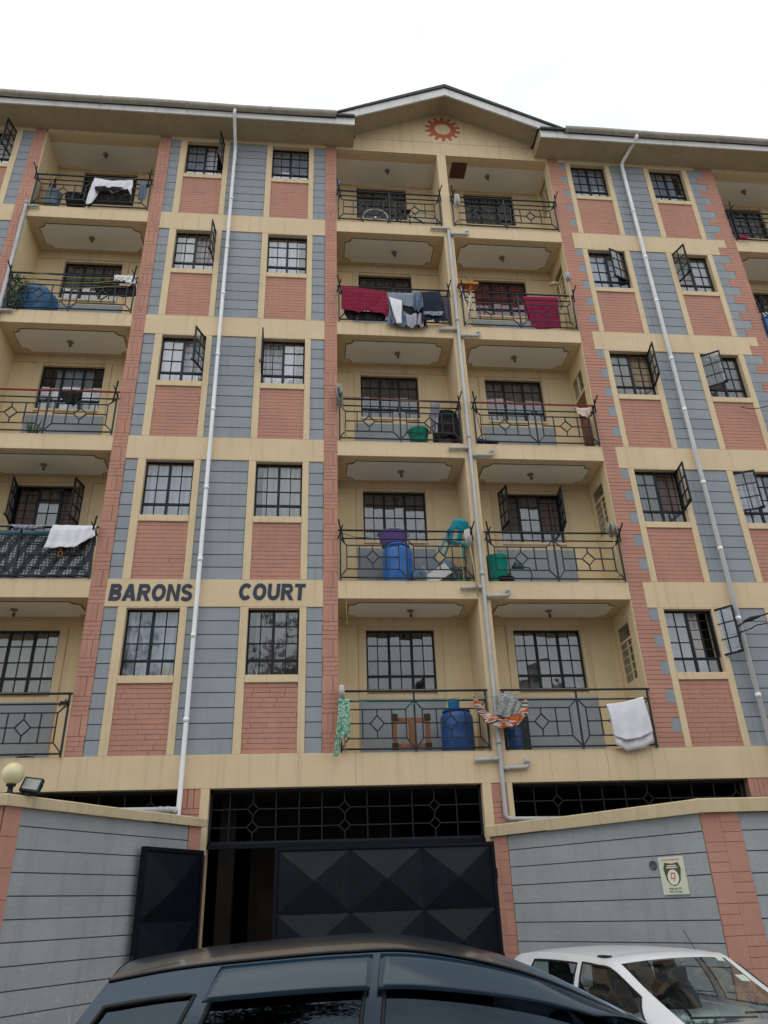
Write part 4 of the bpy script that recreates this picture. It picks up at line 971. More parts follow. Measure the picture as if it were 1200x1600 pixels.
# level 1 left
basin('black rubber basin edge lying on the lowest left balcony floor', -4.73, .20, z1, .13, .13, .03, 'black')
mb = MB(); rn = random.Random(5)
for k in range(16):
    a = rn.uniform(0, 2*PI); mb.tube([(0, 0, 0), (math.cos(a)*.05, math.sin(a)*.03, math.sin(a)*.04+.02), (math.cos(a)*.09, math.sin(a)*.05, math.sin(a)*.08)], [.012, .01, .004], 5)
o = link('rag_knot', mb.mesh('rag_knot', CBLK), None, (-4.22, -.03, z1+.80)); tag(o, 'black rag knotted round the corner of the lowest left railing', 'rag')

# middle left balconies, top to bottom
T = thing('bicycle', 'bicycle with pale rims standing behind the top middle railing', 'bicycle', (1.45, .09, z5-.0))
RIM = mat('bike_rim', (.50, .50, .50), .35, .05, 6, metal=.3); BFR = mat('bike_frame', (.03, .04, .07), .4, .1)
for xw, zz in ((-.56, .21), (.54, .17)):
    mb = MB(); mb.tube([(xw+.31*math.cos(a/36*2*PI), 0, zz+.02+.31*math.sin(a/36*2*PI)) for a in range(37)], .022, 8, cap=False); wt = ob('tyre', mb, PL['black'], T, local=True)
    mb = MB(); mb.tube([(xw+.285*math.cos(a/36*2*PI), -.012, zz+.02+.285*math.sin(a/36*2*PI)) for a in range(37)], .014, 8, cap=False); mb.tube([(xw, -.04, zz+.02), (xw, .04, zz+.02)], .025, 10)
    for a in range(18): mb.tube([(xw, 0, zz+.02), (xw+.285*math.cos(a/18*2*PI), 0, zz+.02+.285*math.sin(a/18*2*PI))], .0025, 4)
    ob('rim', mb, RIM, T, local=True)
mb = MB()
for a, b in (((-.56, .23), (-.38, .50)), ((-.38, .46), (.0, .16)), ((.0, .16), (.12, .48)), ((.0, .16), (.54, .19)), ((.54, .19), (.12, .44)), ((-.38, .48), (.12, .44))): mb.tube([(a[0], 0, a[1]), (b[0], 0, b[1])], .015, 8)
ob('frame', mb, BFR, T, local=True)
mb = MB(); mb.tube([(-.36, -.05, .52), (-.34, .06, .54), (-.36, .26, .53)], .012, 8); ob('handlebar', mb, BFR, T, local=True)
mb = MB(); mb.box(.04, .26, -.05, .07, .50, .535); ob('saddle', mb, PL['black'], T, local=True)
T = thing('bottle_brush', 'thin blue brush standing at the left post of the top middle balcony', 'brush', (.07, -.01, z5+.65))
mb = MB(); mb.tube([(0, 0, 0), (.0, 0, .35)], .01, 8); mb.tube([(0, 0, .35), (0, 0, .62)], [.03, .022], 10); ob('handle', mb, PL['grey_blue'], T, local=True)
line('pale wire strung above the rail of the balcony with the bicycle', [(.08, -.12, z5+1.10), (2.40, -.12, z5+.98)], LW, .003, .03)
cloth('blanket', 'maroon blanket with small pale motifs over the middle railing', 'blanket', [(.10, 13.46), (.55, 13.40), (1.06, 13.335)], [(.09, 12.78), (.45, 12.70), (.62, 12.78), (1.08, 12.62)], -.09, CMARP, 4, .016, .8, seed=14)
cloth('trousers', 'grey trousers hanging right of the maroon blanket', 'trousers', [(1.05, 13.34), (1.74, 13.36)], [(1.12, 12.50), (1.22, 12.42), (1.40, 13.0), (1.6, 12.92), (1.74, 13.06)], -.06, CGRY, 5, .02, .6, seed=15)
cloth('shirt', 'white cloth hanging in a narrow strip over the grey trousers', 'shirt', [(1.09, 13.16), (1.36, 13.08)], [(1.22, 12.41), (1.33, 12.43)], -.12, CW, 2, .02, .3, seed=16)
cloth('trousers', 'dark navy trousers with turned pale cuffs, right of the grey trousers', 'trousers', [(1.76, 13.37), (2.20, 13.41)], [(1.78, 12.52), (2.0, 12.60), (2.06, 12.52), (2.28, 12.60)], -.09, CNAVY, 4, .022, .6, seed=17)
cloth('shirt', 'pale folded cuff cloth at the bottom of the navy trousers', 'clothes', [(1.82, 12.79), (2.08, 12.80), (2.22, 12.82)], [(1.80, 12.70), (2.06, 12.66), (2.20, 12.68)], -.13, CGRY, 3, .015, .5, seed=18)
cloth('shirt', 'black shirt hanging under the grey trousers', 'shirt', [(1.40, 12.99), (1.74, 12.99)], [(1.36, 12.60), (1.6, 12.52), (1.72, 12.66)], -.05, CBLK, 3, .02, .4, seed=19)
cloth('shirt', 'lilac shirt hanging lowest between the grey and navy trousers', 'shirt', [(1.42, 12.74), (1.80, 12.80)], [(1.46, 12.36), (1.56, 12.34), (1.64, 12.46), (1.72, 12.38), (1.80, 12.38)], -.08, CLILAC, 4, .02, .4, seed=20)
cloth('jeans', 'blue jeans legs hanging behind the white strip of cloth', 'trousers', [(1.08, 12.90), (1.48, 12.84)], [(1.04, 12.42), (1.2, 12.46), (1.3, 12.38), (1.46, 12.42)], -.065, CDEN, 4, .02, .5, seed=21)
cloth('dress', 'dark printed dress at the right end of the laundry on the middle railing', 'dress', [(2.20, 13.30), (2.36, 13.26)], [(2.22, 12.62), (2.36, 12.62)], -.05, pattern_mat('cloth_dark_print', (.03, .03, .05), (.16, .14, .18), 22, 22, .3), 3, .02, .4, seed=22)
cloth('bedding', 'black bedding sagging below the maroon blanket', 'bedding', [(.14, 12.86), (1.04, 12.80)], [(.20, 12.60), (.6, 12.56), (1.0, 12.58)], -.02, CBLK, 5, .02, .5, seed=23)
cloth('trousers', 'black trousers hanging lowest beside the lilac shirt', 'trousers', [(1.70, 12.96), (1.86, 12.96)], [(1.66, 12.44), (1.80, 12.48), (1.88, 12.40)], -.04, CBLK, 3, .03, .4, seed=41)
cloth('shirt', 'slate blue shirt bunched between the grey and the navy trousers', 'shirt', [(1.62, 13.35), (1.80, 13.36)], [(1.60, 12.86), (1.70, 12.78), (1.80, 12.90)], -.10, CDEN, 3, .03, .4, seed=42)
# level 3 middle left
mop('grey string mop tied upright to the left post of the middle balcony', (.16, -.06, z3), (.035, -.10, z3+1.20), MOPG, 60, .52, .06)
basin('green basin on the floor of the balcony with the grey mop', 1.59, .20, z3+.10, .20, .15, .26, 'green', handles=True)
T = drum('dark barrel heaped with clothes in the corner beside the green basin', 2.14, .32, z3, .24, .62, 'black')
T = basin('dark green basin upturned on the dark barrel', 2.16, .32, z3+.665, .25, .19, .15, 'dark_green')
cloth('clothes', 'white and lilac clothes draped down the left side of the dark barrel', 'clothes', [(1.86, z3+1.0), (2.05, z3+1.04)], [(1.80, z3+.30), (1.92, z3+.22), (1.96, z3+.45)], .06, CLILAC, 3, .02, .6, seed=24)
cloth('clothes', 'dark red cloth wrapped over the front of the dark barrel', 'clothes', [(1.98, z3+.60), (2.38, z3+.62)], [(1.98, z3+.12), (2.2, z3+.20), (2.38, z3+.10)], .07, mat('cloth_dark_red', (.022, .012, .014), .95, .2, 8), 4, .02, .4, seed=25)
line('orange brown rope wound along the rail of the balcony with the grey mop', [(.05, -.05, z3+.99), (1.2, -.055, z3+.93), (2.38, -.05, z3+.90)], mat('rope_orange', (.28, .12, .06), .8), .007, .01)
# level 2 middle left
drum('tall blue drum with the purple basin on top', 1.10, .42, z2, .275, .80, 'blue')
basin('purple basin resting on the tall blue drum', 1.03, .42, z2+.84, .27, .20, .24, 'purple', handles=True)
WAT = glass('clear_plastic', (.78, .86, .92), .10, .08)
T = thing('water_bottle', 'large clear blue water bottle lying on its side by the tall blue drum', 'bottle', (1.60, .34, z2)); Mx = Matrix.Translation((-.13, 0, .135)) @ Matrix.Rotation(R(72), 4, 'X')
pr = [(0, 0), (.11, 0), (.13, .02), (.125, .06), (.13, .08), (.125, .12), (.13, .14), (.125, .18), (.13, .22), (.12, .28), (.05, .34), (.028, .36), (.028, .39), (0, .39)]
mb = MB(); mb.lathe(pr, 28, (0, 0, -.1), 0, Mx); ob('body', mb, mat('bottle_blue', (.16, .24, .36), .2, .2, 9, spec=.6), T, local=True)
T = thing('water_bottle', 'large clear water bottle standing upright behind the one on its side', 'bottle', (1.60, .62, z2+.15)); mb = MB(); mb.lathe(pr, 28); ob('body', mb, mat('bottle_grey', (.30, .35, .40), .2, .2, 9, spec=.6), T, local=True)
T = thing('carton', 'white flattened carton leaning against the black fan', 'carton', (1.82, .28, z2)); Mx = Matrix.Rotation(R(-34), 4, 'Y'); mb = MB(); mb.box(-.30, .28, -.02, .03, .02, .24, 0, Matrix.Translation((.02, 0, .10)) @ Mx); ob('panel', mb, PL['white'], T, local=True)
T = thing('table_fan', 'black round fan lying between the white carton and the fin', 'fan', (2.20, .34, z2+.05))
mb = MB(); mb.box(-.13, .13, -.02, .10, .10, .36); ob('case', mb, PL['black'], T, local=True)
mb = MB(); Mx = Matrix.Translation((0, -.022, .23)) @ Matrix.Rotation(R(90), 4, 'X'); mb.lathe([(.095, 0), (.105, .008), (.115, 0)], 28, (0, 0, 0), 0, Mx)
for k in range(6): a = k*PI/3; mb.bar((.01*math.cos(a), -.028, .23+.01*math.sin(a)), (.10*math.cos(a+.3), -.028, .23+.10*math.sin(a+.3)), .012)
ob('grille', mb, mat('fan_grey', (.16, .16, .17), .4), T, local=True)
basin('bright green basin edge at the foot of the black fan', 2.22, .22, z2, .14, .11, .07, 'green')
T = thing('plastic_chair', 'turquoise moulded plastic chair tipped up on the pile of belongings', 'chair', (2.03, .55, z2+.62), R(-20)); m_ = PL['teal']
mb = MB(); n = 14; vs = []
for j in range(9):
    v = j/8
    for i in range(n+1):
        u = i/n*2-1; a = u*1.25; w_ = .24*(1-.30*max(0, v-.55)/.45*abs(u)); vs.append((w_*math.sin(a)*1.05, -.16*math.cos(a)+.12-.12*v, .42+v*(.42-.13*u*u)))
fs_ = [(j*(n+1)+i, j*(n+1)+i+1, (j+1)*(n+1)+i+1, (j+1)*(n+1)+i) for j in range(8) for i in range(n) if not (j < 4 and i % 4 in (1, 2))]
Mt = Matrix.Translation((0.05, 0, -.05)) @ Matrix.Rotation(R(24), 4, 'Y') @ Matrix.Rotation(R(8), 4, 'X')
mb.add([tuple(Mt @ Vector(v)) for v in vs], fs_, 0, True); o = ob('backrest', mb, m_, T, local=True); o.modifiers.new('t', 'SOLIDIFY').thickness = .012
mb = MB(); mb.box(-.22, .22, -.10, .28, .40, .425, 0, Mt); ob('seat', mb, m_, T, local=True)
for sx, sy in ((-.2, -.08), (.2, -.08), (-.2, .26), (.2, .26)):
    mb = MB(); mb.bar(Mt @ Vector((sx, sy, .41)), Mt @ Vector((sx*1.1, sy*1.05, .16)), .035); ob('leg', mb, m_, T, local=True)
for sx in (-1, 1): mb = MB(); mb.tube([Mt @ Vector((sx*.23, .02, .62)), Mt @ Vector((sx*.25, .18, .61)), Mt @ Vector((sx*.235, .27, .42))], .02, 8); ob('armrest', mb, m_, T, local=True)
T = thing('laundry_bag', 'grey sack bulging under the turquoise chair', 'sack', (2.02, .60, z2)); mb = MB(); mb.lathe([(0, 0), (.20, .02), (.24, .2), (.22, .45), (.14, .60), (.05, .66), (0, .66)], 24); ob('sack', mb, CDEN, T, local=True)
mop('white string mop leaning out over the rail right of the turquoise chair', (2.41, -.10, 6.45), (2.33, -.09, 7.70), MOPW, 60, .30, .06)
line('thin cords looped at the left end of the railing with the blue drum', [(.05, -.04, z2+.90), (.55, -.05, z2+.80)], CBLK, .005, .04)
line('pale string dangling from the railing edge beside the blue drum balcony', [(2.18, -.06, 7.45), (2.20, -.07, 6.45)], LY, .004, 0, name='string', cat='string')
# level 1 middle left
mop('white mop head upright at the left post of the lowest middle balcony', (.10, -.08, z1), (.05, -.08, z1+1.0), MOPW, 50, .2, .045)
cloth('cloth', 'green and white checked cloth twisted down from the left end of the lowest middle railing', 'cloth', [(.0, z1+.80), (.17, z1+.80)], [(-.07, 3.80), (-.01, 3.82), (.05, 4.12), (.14, 4.08), (.17, 4.14)], -.13, CGRN, 3, .03, .2, seed=26)
line('green cord strung in front of the lowest middle railing to the patterned scarf', [(.10, -.09, z1+.80), (1.2, -.09, z1+.72), (2.20, -.11, z1+.82), (2.95, -.11, z1+.86)], LN, .005, .02)
T = thing('stool_frame', 'brown wooden stool frame laid on its side behind the lowest railing', 'stool', (1.22, .5, z1)); WD = mat('stool_wood', (.24, .10, .045), .6, .25, 7)
for a in ((-.31, -.24, .02, .60), (.24, .31, .02, .60), (-.045, .045, .07, .55)): mb = MB(); mb.box(a[0], a[1], -.03, .03, a[2]+.10, a[3]+.05); ob('leg', mb, WD, T, local=True)
for z_ in (.13, .55): mb = MB(); mb.box(-.24, .24, -.02, .02, z_, z_+.08); ob('rail', mb, WD, T, local=True)
for a in (-.275, .275):
    for z_ in (.12, .59): mb = MB(); mb.box(a-.05, a+.05, -.045, .045, z_, z_+.10); ob('foot', mb, mat('stool_foot', (.04, .02, .015), .7) if 'stool_foot' not in MATS else MATS['stool_foot'], T, local=True)
drum('dark blue lidded drum with a small light blue bucket on top', 1.98, .46, z1, .27, .70, 'navy')
basin('small light blue bucket on the lidded drum', 1.95, .46, z1+.735, .10, .08, .17, 'sky', 'bucket', 'bucket')
cloth('scarf', 'orange, grey and white scarf slung from the cord across the fin of the lowest balconies', 'scarf', [(2.17, z1+.84), (2.36, z1+.56), (2.60, z1+.44), (2.84, z1+.56), (3.03, z1+.80)], [(2.15, z1+.66), (2.30, z1+.40), (2.55, z1+.30), (2.84, z1+.34), (3.02, z1+.56)], -.17, CSCARF, 5, .015, .9, seed=27)
cloth('scarf', 'black and white zigzag scarf end folded over the cord right of the fin', 'scarf', [(2.58, z1+.86), (2.82, z1+.87), (2.92, z1+.72)], [(2.50, z1+.52), (2.68, z1+.46), (2.86, z1+.52)], -.15, CBW, 4, .015, .9, seed=28)

# middle right balconies
mop('white mop head hooked on the left post of the top balcony right of the fin', (2.80, -.03, z5), (2.79, -.08, z5+.90), MOPW, 60, .36, .06)
T = thing('folding_stand', 'tall folding stand with an orange tray and crossed white legs beside the grey drain pipe', 'stand', (2.83, -.05, 12.48)); WHS = mat('stand_white', (.50, .48, .46), .6)
mb = MB(); mb.box(-.22, .22, -.10, .10, 1.14, 1.19); ob('tray', mb, mat('stand_orange', (.42, .17, .04), .6, .3, 8), T, local=True)
for a, b in (((-.12, 0), (.03, .92)), ((.16, .10), (-.02, .92)), ((-.04, .08), (-.16, 1.14)), ((.04, .6), (.05, 1.14))): mb = MB(); mb.tube([(a[0], -.02, a[1]), (b[0], -.02, b[1])], .014, 8); ob('leg', mb, WHS, T, local=True)
mb = MB(); mb.tube([(.0, -.03, .88), (.05, -.04, 1.10), (.14, -.03, 1.30)], [.02, .03, .01], 8); ob('brace', mb, mat('stand_red', (.40, .07, .03), .6), T, local=True)
mb = MB(); mb.tube([(-.03+.26*math.cos(a), 0, .0+.10*math.sin(a)) for a in [q/12*PI for q in range(13)]], .014, 8)
o = link('cane_hoop', mb.mesh('cane_hoop', BAM), None, (3.12, .10, z4+.02)); tag(o, 'low brown cane hoop on the floor beside the folding stand', 'hoop')
cloth('towel', 'crimson towel over the right half of the railing beside the folding stand', 'towel', [(4.07, z4+.98), (4.86, z4+.99)], [(4.15, z4+.16), (4.25, z4+.02), (4.5, z4+.05), (4.80, z4+.10)], .075, CPNK, 3, .006, .8, seed=29)
mop('pale mop with a blue and white head standing right of the crimson towel', (5.06, -.04, z4), (5.10, -.10, z4+1.52), MOPB, 60, .22, .05, .02)
T = thing('broom', 'broom head sticking out left of the blue and white mop', 'broom', (5.02, .20, z4)); mb = MB(); mb.tube([(0, 0, 0), (-.06, -.1, 1.42)], .012, 8); ob('handle', mb, HW, T, local=True); mb = MB(); mb.tube([(-.06, -.1, 1.42), (-.20, -.12, 1.40), (-.30, -.13, 1.34)], [.035, .045, .03], 8); ob('brush', mb, HW, T, local=True)
for k, (xa, w_, m_) in enumerate(((4.25, .26, 'stand_orange'), (4.62, .34, 'rolled_mat_brown'))):
    T = thing('firewood', ('pale offcut' if k == 0 else 'dark offcut')+' of wood on the floor below the crimson towel', 'wood', (xa, .10, z4)); mb = MB(); mb.box(0, w_, 0, .08, .0, .05+.02*k); mb.box(.05, w_+.06, .05, .10, .05, .09); ob('plank', mb, MATS[m_], T, local=True)
T = thing('plastic_bag', 'royal blue plastic sheet crumpled at the left foot of the railing with the red rail', 'sheet', (2.92, .07, z3+.06)); mb = MB(); n = 16
vs = [(-.20+.42*i/n, -.08+.16*j/6, max(0, (.11-.10*i/n)*math.sin(PI*j/6)+.02*math.sin(i*1.9+j))) for j in range(7) for i in range(n+1)]
mb.add(vs, [(j*(n+1)+i, j*(n+1)+i+1, (j+1)*(n+1)+i+1, (j+1)*(n+1)+i) for j in range(6) for i in range(n)], 0, True); ob('sheet', mb, PL['deep_blue'], T, local=True)
mb = MB(); mb.tube([(0, 0, 0), (-.16, .0, 1.12)], .011, 8); o = link('mop_stick', mb.mesh('mop_stick', PL['grey_blue']), None, (2.84, .02, z3)); tag(o, 'thin blue stick leaning on the left end of the railing with the red rail', 'stick')
cloth('cloth', 'small peach cloth pegged near the right end of the red rail', 'cloth', [(4.72, z3+.86), (4.88, z3+.84), (5.04, z3+.86)], [(4.74, z3+.76), (4.84, z3+.62), (4.96, z3+.60), (5.03, z3+.76)], -.08, mat('cloth_peach', (.55, .44, .38), .95), 3, .02, .5, seed=30)
T = thing('rolled_carpet', 'brown carpet roll standing in the right corner behind the red rail', 'carpet', (5.06, .24, z3)); mb = MB(); mb.tube([(0, 0, 0), (.01, .02, .75)], .06, 14); ob('roll', mb, mat('carpet_brown', (.14, .06, .035), .95, .3, 9), T, local=True)
basin('turquoise bucket standing at the left end of the balcony beside the kettle', 2.88, .24, z2+.02, .21, .16, .52, 'teal_green', 'bucket', 'bucket')
basin('black basin in front of the turquoise bucket', 2.98, .16, z2, .17, .13, .10, 'black')
T = thing('kettle', 'dark green kettle with a looped black handle right of the turquoise bucket', 'kettle', (3.27, .24, z2+.30)); mb = MB(); mb.lathe([(0, 0), (.11, 0), (.12, .05), (.09, .12), (.04, .15), (0, .16)], 22); ob('pot', mb, PL['dark_green'], T, local=True)
mb = MB(); mb.tube([(.10, 0, .08), (.22, 0, .06), (.25, 0, -.08), (.22, 0, -.20)], .012, 8); mb.tube([(-.08, 0, .11), (0, 0, .22), (.08, 0, .11)], .010, 8); ob('handle', mb, PL['black'], T, local=True)
T = thing('side_box', 'grey box under the dark green kettle', 'box', (3.27, .26, z2)); mb = MB(); mb.box(-.16, .16, -.12, .12, 0, .295); ob('case', mb, GREY, T, local=True)
mop('grey mop head upright above the right end of the railing opposite the side window', (5.02, -.06, z2), (5.03, -.08, z2+1.10), MOPG, 80, .25, .085)
cloth('towel', 'large white towel hanging from the right end of the lowest railing', 'towel', [(4.37, z1+.68), (4.70, z1+.72), (5.01, z1+.80)], [(4.42, 4.06), (4.60, 3.99), (4.85, 4.03), (5.06, 4.12)], -.11, CW, 2.2, .016, 1.26, seed=31, gap=.02)
T = thing('gas_cylinder', 'dark blue gas cylinder in shadow at the left end of the lowest right balcony', 'cylinder', (2.86, .30, z1)); mb = MB(); mb.lathe([(0, 0), (.12, 0), (.15, .04), (.15, .34), (.13, .40), (.05, .44), (0, .45)], 26); ob('tank', mb, PL['navy'], T, local=True); mb = MB(); mb.lathe([(.08, .42), (.08, .52), (.09, .52), (.09, .42)], 20); ob('collar', mb, STEEL, T, local=True)
T = thing('cupboard', 'black cupboard standing behind the dark blue gas cylinder', 'cupboard', (2.98, .55, z1)); mb = MB(); mb.box(-.30, .22, -.10, .10, 0, .62); ob('case', mb, PL['black'], T, local=True)
# far right
drum('blue drum behind the far right pilaster', 9.86, .40, z4, .26, .80, 'blue')
T = thing('ball', 'white ball on top of the far right blue drum', 'ball', (9.80, .36, z4+.835)); mb = MB(); mb.lathe([(.11*math.sin(PI*k/12), .11-.11*math.cos(PI*k/12)) for k in range(13)], 24); ob('ball', mb, PL['white'], T, local=True)
cloth('rag', 'crimson rag at the foot of the top right railing', 'cloth', [(9.50, z5+.12), (9.75, z5+.12)], [(9.50, z5+.01), (9.76, z5+.01)], -.05, CPNK, 2, .01, .5, seed=33)
# cables
CBL = mat('cable_black', (.015, .015, .016), .6)
line('black service cable looping off the right wing at the level of the lowest windows', [(6.92, -.03, 5.70), (6.96, -.12, 5.90), (7.10, -.25, 5.97), (7.60, -.7, 6.05), (12.0, -5, 7.4)], CBL, .014, .0, name='cable', cat='cable')
T = thing('cable_clamp', 'black tension clamp on the service cable by the white downpipe', 'clamp', (7.14, -.28, 5.96)); mb = MB(); mb.tube([(-.10, .06, -.01), (.0, 0, .02), (.12, -.09, .04)], [.02, .04, .02], 8); ob('body', mb, CBL, T, local=True)
line('second black service cable hanging just below the clamp', [(6.92, -.03, 5.55), (6.98, -.12, 5.80), (7.2, -.3, 5.86), (7.6, -.7, 5.90), (12, -5, 7.0)], CBL, .010, .02, name='cable', cat='cable')
line('thin black cable running off to the right below the second highest right window row', [(8.30, -.03, 10.66), (8.72, -.20, 10.56), (12, -2.5, 10.2)], CBL, .009, .05, name='cable', cat='cable')
line('pale string dangling into the lowest middle balcony at its left edge', [(.13, -.02, 6.75), (.15, -.03, 5.95)], LY, .003, 0, name='string', cat='string')
# things on the window sills, behind the panes
for lab, x, z, r, h, m_ in (('yellow tin on the sill under the word BARONS', -2.76, WB[0], .05, .13, 'yellow'), ('white bottle on the sill under the word BARONS, left of the yellow tin', -3.24, WB[0], .035, .14, 'white'),
        ('yellow bottle on the window sill above the word COURT', -.76, WB[1], .025, .15, 'yellow'), ('white jar on the window sill above the word COURT', -.98, WB[1], .04, .10, 'white'),
        ('white bottle on the sill of the right wing window level with the red rail', 5.96, WB[2], .035, .12, 'white'), ('green bottle on the sill of the tilted far right window', 8.02, WB[2], .05, .20, 'green'),
        ('white jar on the sill beside the green bottle', 8.44, WB[2], .04, .08, 'white'), ('white tub on the sill of the fourth row left window', -3.38, WB[3], .05, .08, 'white'),
        ('white tub on the sill of the left window level with the black shorts', -1.18, WB[2], .045, .12, 'white'), ('peach jar on the sill of the upper right window with its casement half open', 6.02, WB[3], .04, .12, 'red')):
    T = thing('bottle' if 'bottle' in lab else 'jar', lab, 'bottle' if 'bottle' in lab else 'jar', (x, .21, z+.03)); mb = MB()
    if 'bottle' in lab: mb.lathe([(0, 0), (r, 0), (r, h*.65), (r*.45, h*.8), (r*.4, h*.95), (0, h*.95)], 16)
    else: mb.lathe([(0, 0), (r, 0), (r, h*.9), (r*.9, h*.92), (0, h*.93)], 16)
    ob('body', mb, PL[m_], T, local=True)
    mb = MB(); q = r*(.5 if 'bottle' in lab else 1.05); mb.lathe([(q, h*.93), (q, h*1.05), (0, h*1.06)], 14); ob('cap', mb, PL['white' if m_ != 'white' else 'red'], T, local=True)
# ------------------------------------------------------------------ cars
PBLK = mat('car_paint_black', (.005, .012, .024), .2, .1, 3, spec=.5, coat=.3)
PWHT = mat('car_paint_white', (.66, .67, .69), .35, .03, 2, spec=.5, coat=.6)
TRIMB = mat('car_trim_black', (.012, .012, .013), .5, .1)
VISOR = mat('visor_smoke', (.009, .027, .048), .12, .05, metal=.12, spec=.5)
TYRE = mat('car_tyre', (.02, .02, .02), .85, .15); ALLOY = mat('car_alloy', (.35, .35, .36), .35, .05, metal=.7)
GCAR = glass('car_glass_dark', (.10, .13, .16), .0, .02, (.62, .80, 1)); GCARW = glass('car_glass_clear', (.74, .80, .79), .0, .01)
LAMPW = mat('headlamp', (.55, .57, .58), .15, .05, spec=.7); LAMPR = mat('tail_lamp', (.30, .01, .01), .25, .05, spec=.7)
INTD = mat('car_interior', (.035, .035, .038), .8, .1)
def car(T, st, belt, roof, hwb, hwr, wins, iw, paint, gls, crown=.05, rear_v=.86, wheels=(-1.2, 1.3), wr=.32, bow=.10, pil=.93, ntop=5):
    """st: body stations (x, half width, z bottom, z top at centre); belt/roof: paired side polylines rear to front; iw: index where the windscreen begins"""
    def pl(P, s):
        i = min(int(s), len(P)-2); f = s-i
        # Catmull-Rom so the roof arc is smooth
        p0, p1, p2, p3 = P[max(i-1, 0)], P[i], P[i+1], P[min(i+2, len(P)-1)]
        return tuple(.5*((2*p1[k])+(-p0[k]+p2[k])*f+(2*p0[k]-5*p1[k]+4*p2[k]-p3[k])*f*f+(-p0[k]+3*p1[k]-3*p2[k]+p3[k])*f**3) for k in range(2))
    S = len(belt)-1
    def side(s, t, sg, off=0):
        b, r = pl(belt, s), pl(roof, s); x = b[0]*(1-t)+r[0]*t; z = b[1]*(1-t)+r[1]*t
        y = hwb*(1-t)+hwr*t + .035*math.sin(PI*t)
        nose = max(0, (s-iw)/(S-iw)); y -= .04*nose*(1-t)
        return (x, sg*(y+off), z+off*.3)
    mb = MB()
    def patch(mb, fn, u0, u1, v0, v1, nu, nv, mi=0):
        vs = [fn(u0+(u1-u0)*i/nu, v0+(v1-v0)*j/nv) for j in range(nv+1) for i in range(nu+1)]
        mb.add(vs, [(j*(nu+1)+i, j*(nu+1)+i+1, (j+1)*(nu+1)+i+1, (j+1)*(nu+1)+i) for j in range(nv) for i in range(nu)], mi, True)
    glasses = []
    for sg in (-1, 1):
        sb = sorted({0, S}|{w[0] for w in wins}|{w[1] for w in wins}); 
        for a, b in zip(sb, sb[1:]):
            w = next((w for w in wins if w[0] <= a and b <= w[1]), None); n = max(2, int((b-a)*6))
            f = lambda s, t, sg=sg: side(s, t, sg)
            if w:
                patch(mb, f, a, b, 0, w[2], n, 2); patch(mb, f, a, b, w[3], 1, n, 2)
                g_ = MB(); patch(g_, lambda s, t, sg=sg: side(s, t, sg, -.012), a, b, w[2], w[3], n, 4); glasses.append(('side_window', g_))
                tr = MB()
                ring = [side(a+(b-a)*q/10, w[2], sg, .002) for q in range(11)]+[side(b, w[2]+(w[3]-w[2])*q/6, sg, .002) for q in range(1, 7)]+[side(b-(b-a)*q/10, w[3], sg, .002) for q in range(1, 11)]+[side(a, w[3]-(w[3]-w[2])*q/6, sg, .002) for q in range(1, 7)]
                tr.tube(ring, .009, 6, cap=False); glasses.append(('window_seal', tr))
            else: patch(mb, f, a, b, 0, 1, n, 6)
    def top(s, v):
        x, y, z = side(s, 1, 1); k = 1-v*v
        return (x+bow*k*max(0, min(1, (s-iw+1)/(S-iw+1)))*.9 - .03*k*max(0, 1-s), y*v, z+crown*k*(1 if s <= iw else max(.25, 1-(s-iw)/(S-iw)*.8)))
    patch(mb, top, 0, iw, -1, 1, 24, 16)
    patch(mb, top, iw, S, -1, -pil, 14, 2); patch(mb, top, iw, S, pil, 1, 14, 2); patch(mb, top, iw, iw+.12, -pil, pil, 2, 14)
    g_ = MB(); patch(g_, top, iw+.12, S, -pil, pil, 14, 16); glasses.append(('windscreen', g_))
    def rear(v, t):
        x, y, z = side(0, t, 1); k = 1-v*v; return (x-.10*k*(1-t*.6), y*v, z+crown*k*t)
    patch(mb, rear, -1, 1, 0, .2, 14, 2); patch(mb, rear, -1, 1, .85, 1, 14, 2); patch(mb, rear, -1, -rear_v, .2, .85, 2, 5); patch(mb, rear, rear_v, 1, .2, .85, 2, 5)
    g_ = MB(); patch(g_, rear, -rear_v, rear_v, .2, .85, 12, 5); glasses.append(('rear_window', g_))
    # lower body
    vs = []; cs = None
    for x, hw, zl, zt in st:
        sb_ = min(belt[0][1], zt-.02) if x < belt[0][0] else min(pl(belt, min(S, max(0, S*(x-belt[0][0])/(belt[-1][0]-belt[0][0]))))[1], zt-.02)
        half = [(hw*.80, zl), (hw*.96, zl+.05), (hw*.99, zl+.20), (hw, zl+(sb_-zl)*.45), (hw*.985, zl+(sb_-zl)*.75), (hw*.955, sb_-.03), (hw*.93, sb_)]
        inside = belt[0][0] < x < belt[-1][0]-.02
        half += [(hw*.88, sb_+.001), (hw*.5, sb_+.002), (0, sb_+.002)] if inside else [(hw*.86, sb_+(zt-sb_)*.5), (hw*.5, sb_+(zt-sb_)*.9), (0, zt)]
        ring = [(x, -y, z) for y, z in half]+[(x, y, z) for y, z in half[:-1][::-1]]; cs = len(ring); vs += ring
    n = len(st); fs = [(j*cs+i, j*cs+i+1, (j+1)*cs+i+1, (j+1)*cs+i) for j in range(n-1) for i in range(cs-1)]
    fs += [(j*cs+cs-1, j*cs, (j+1)*cs, (j+1)*cs+cs-1) for j in range(n-1)] + [tuple(range(cs)), tuple(range((n-1)*cs, n*cs))[::-1]]
    mb.add(vs, fs, 0, True)
    body = ob('body', mb, paint, T, local=True)
    for nm, g_ in glasses:
        o = ob(nm, g_, TRIMB if nm == 'window_seal' else gls, T, local=True)
    hw = max(s[1] for s in st)
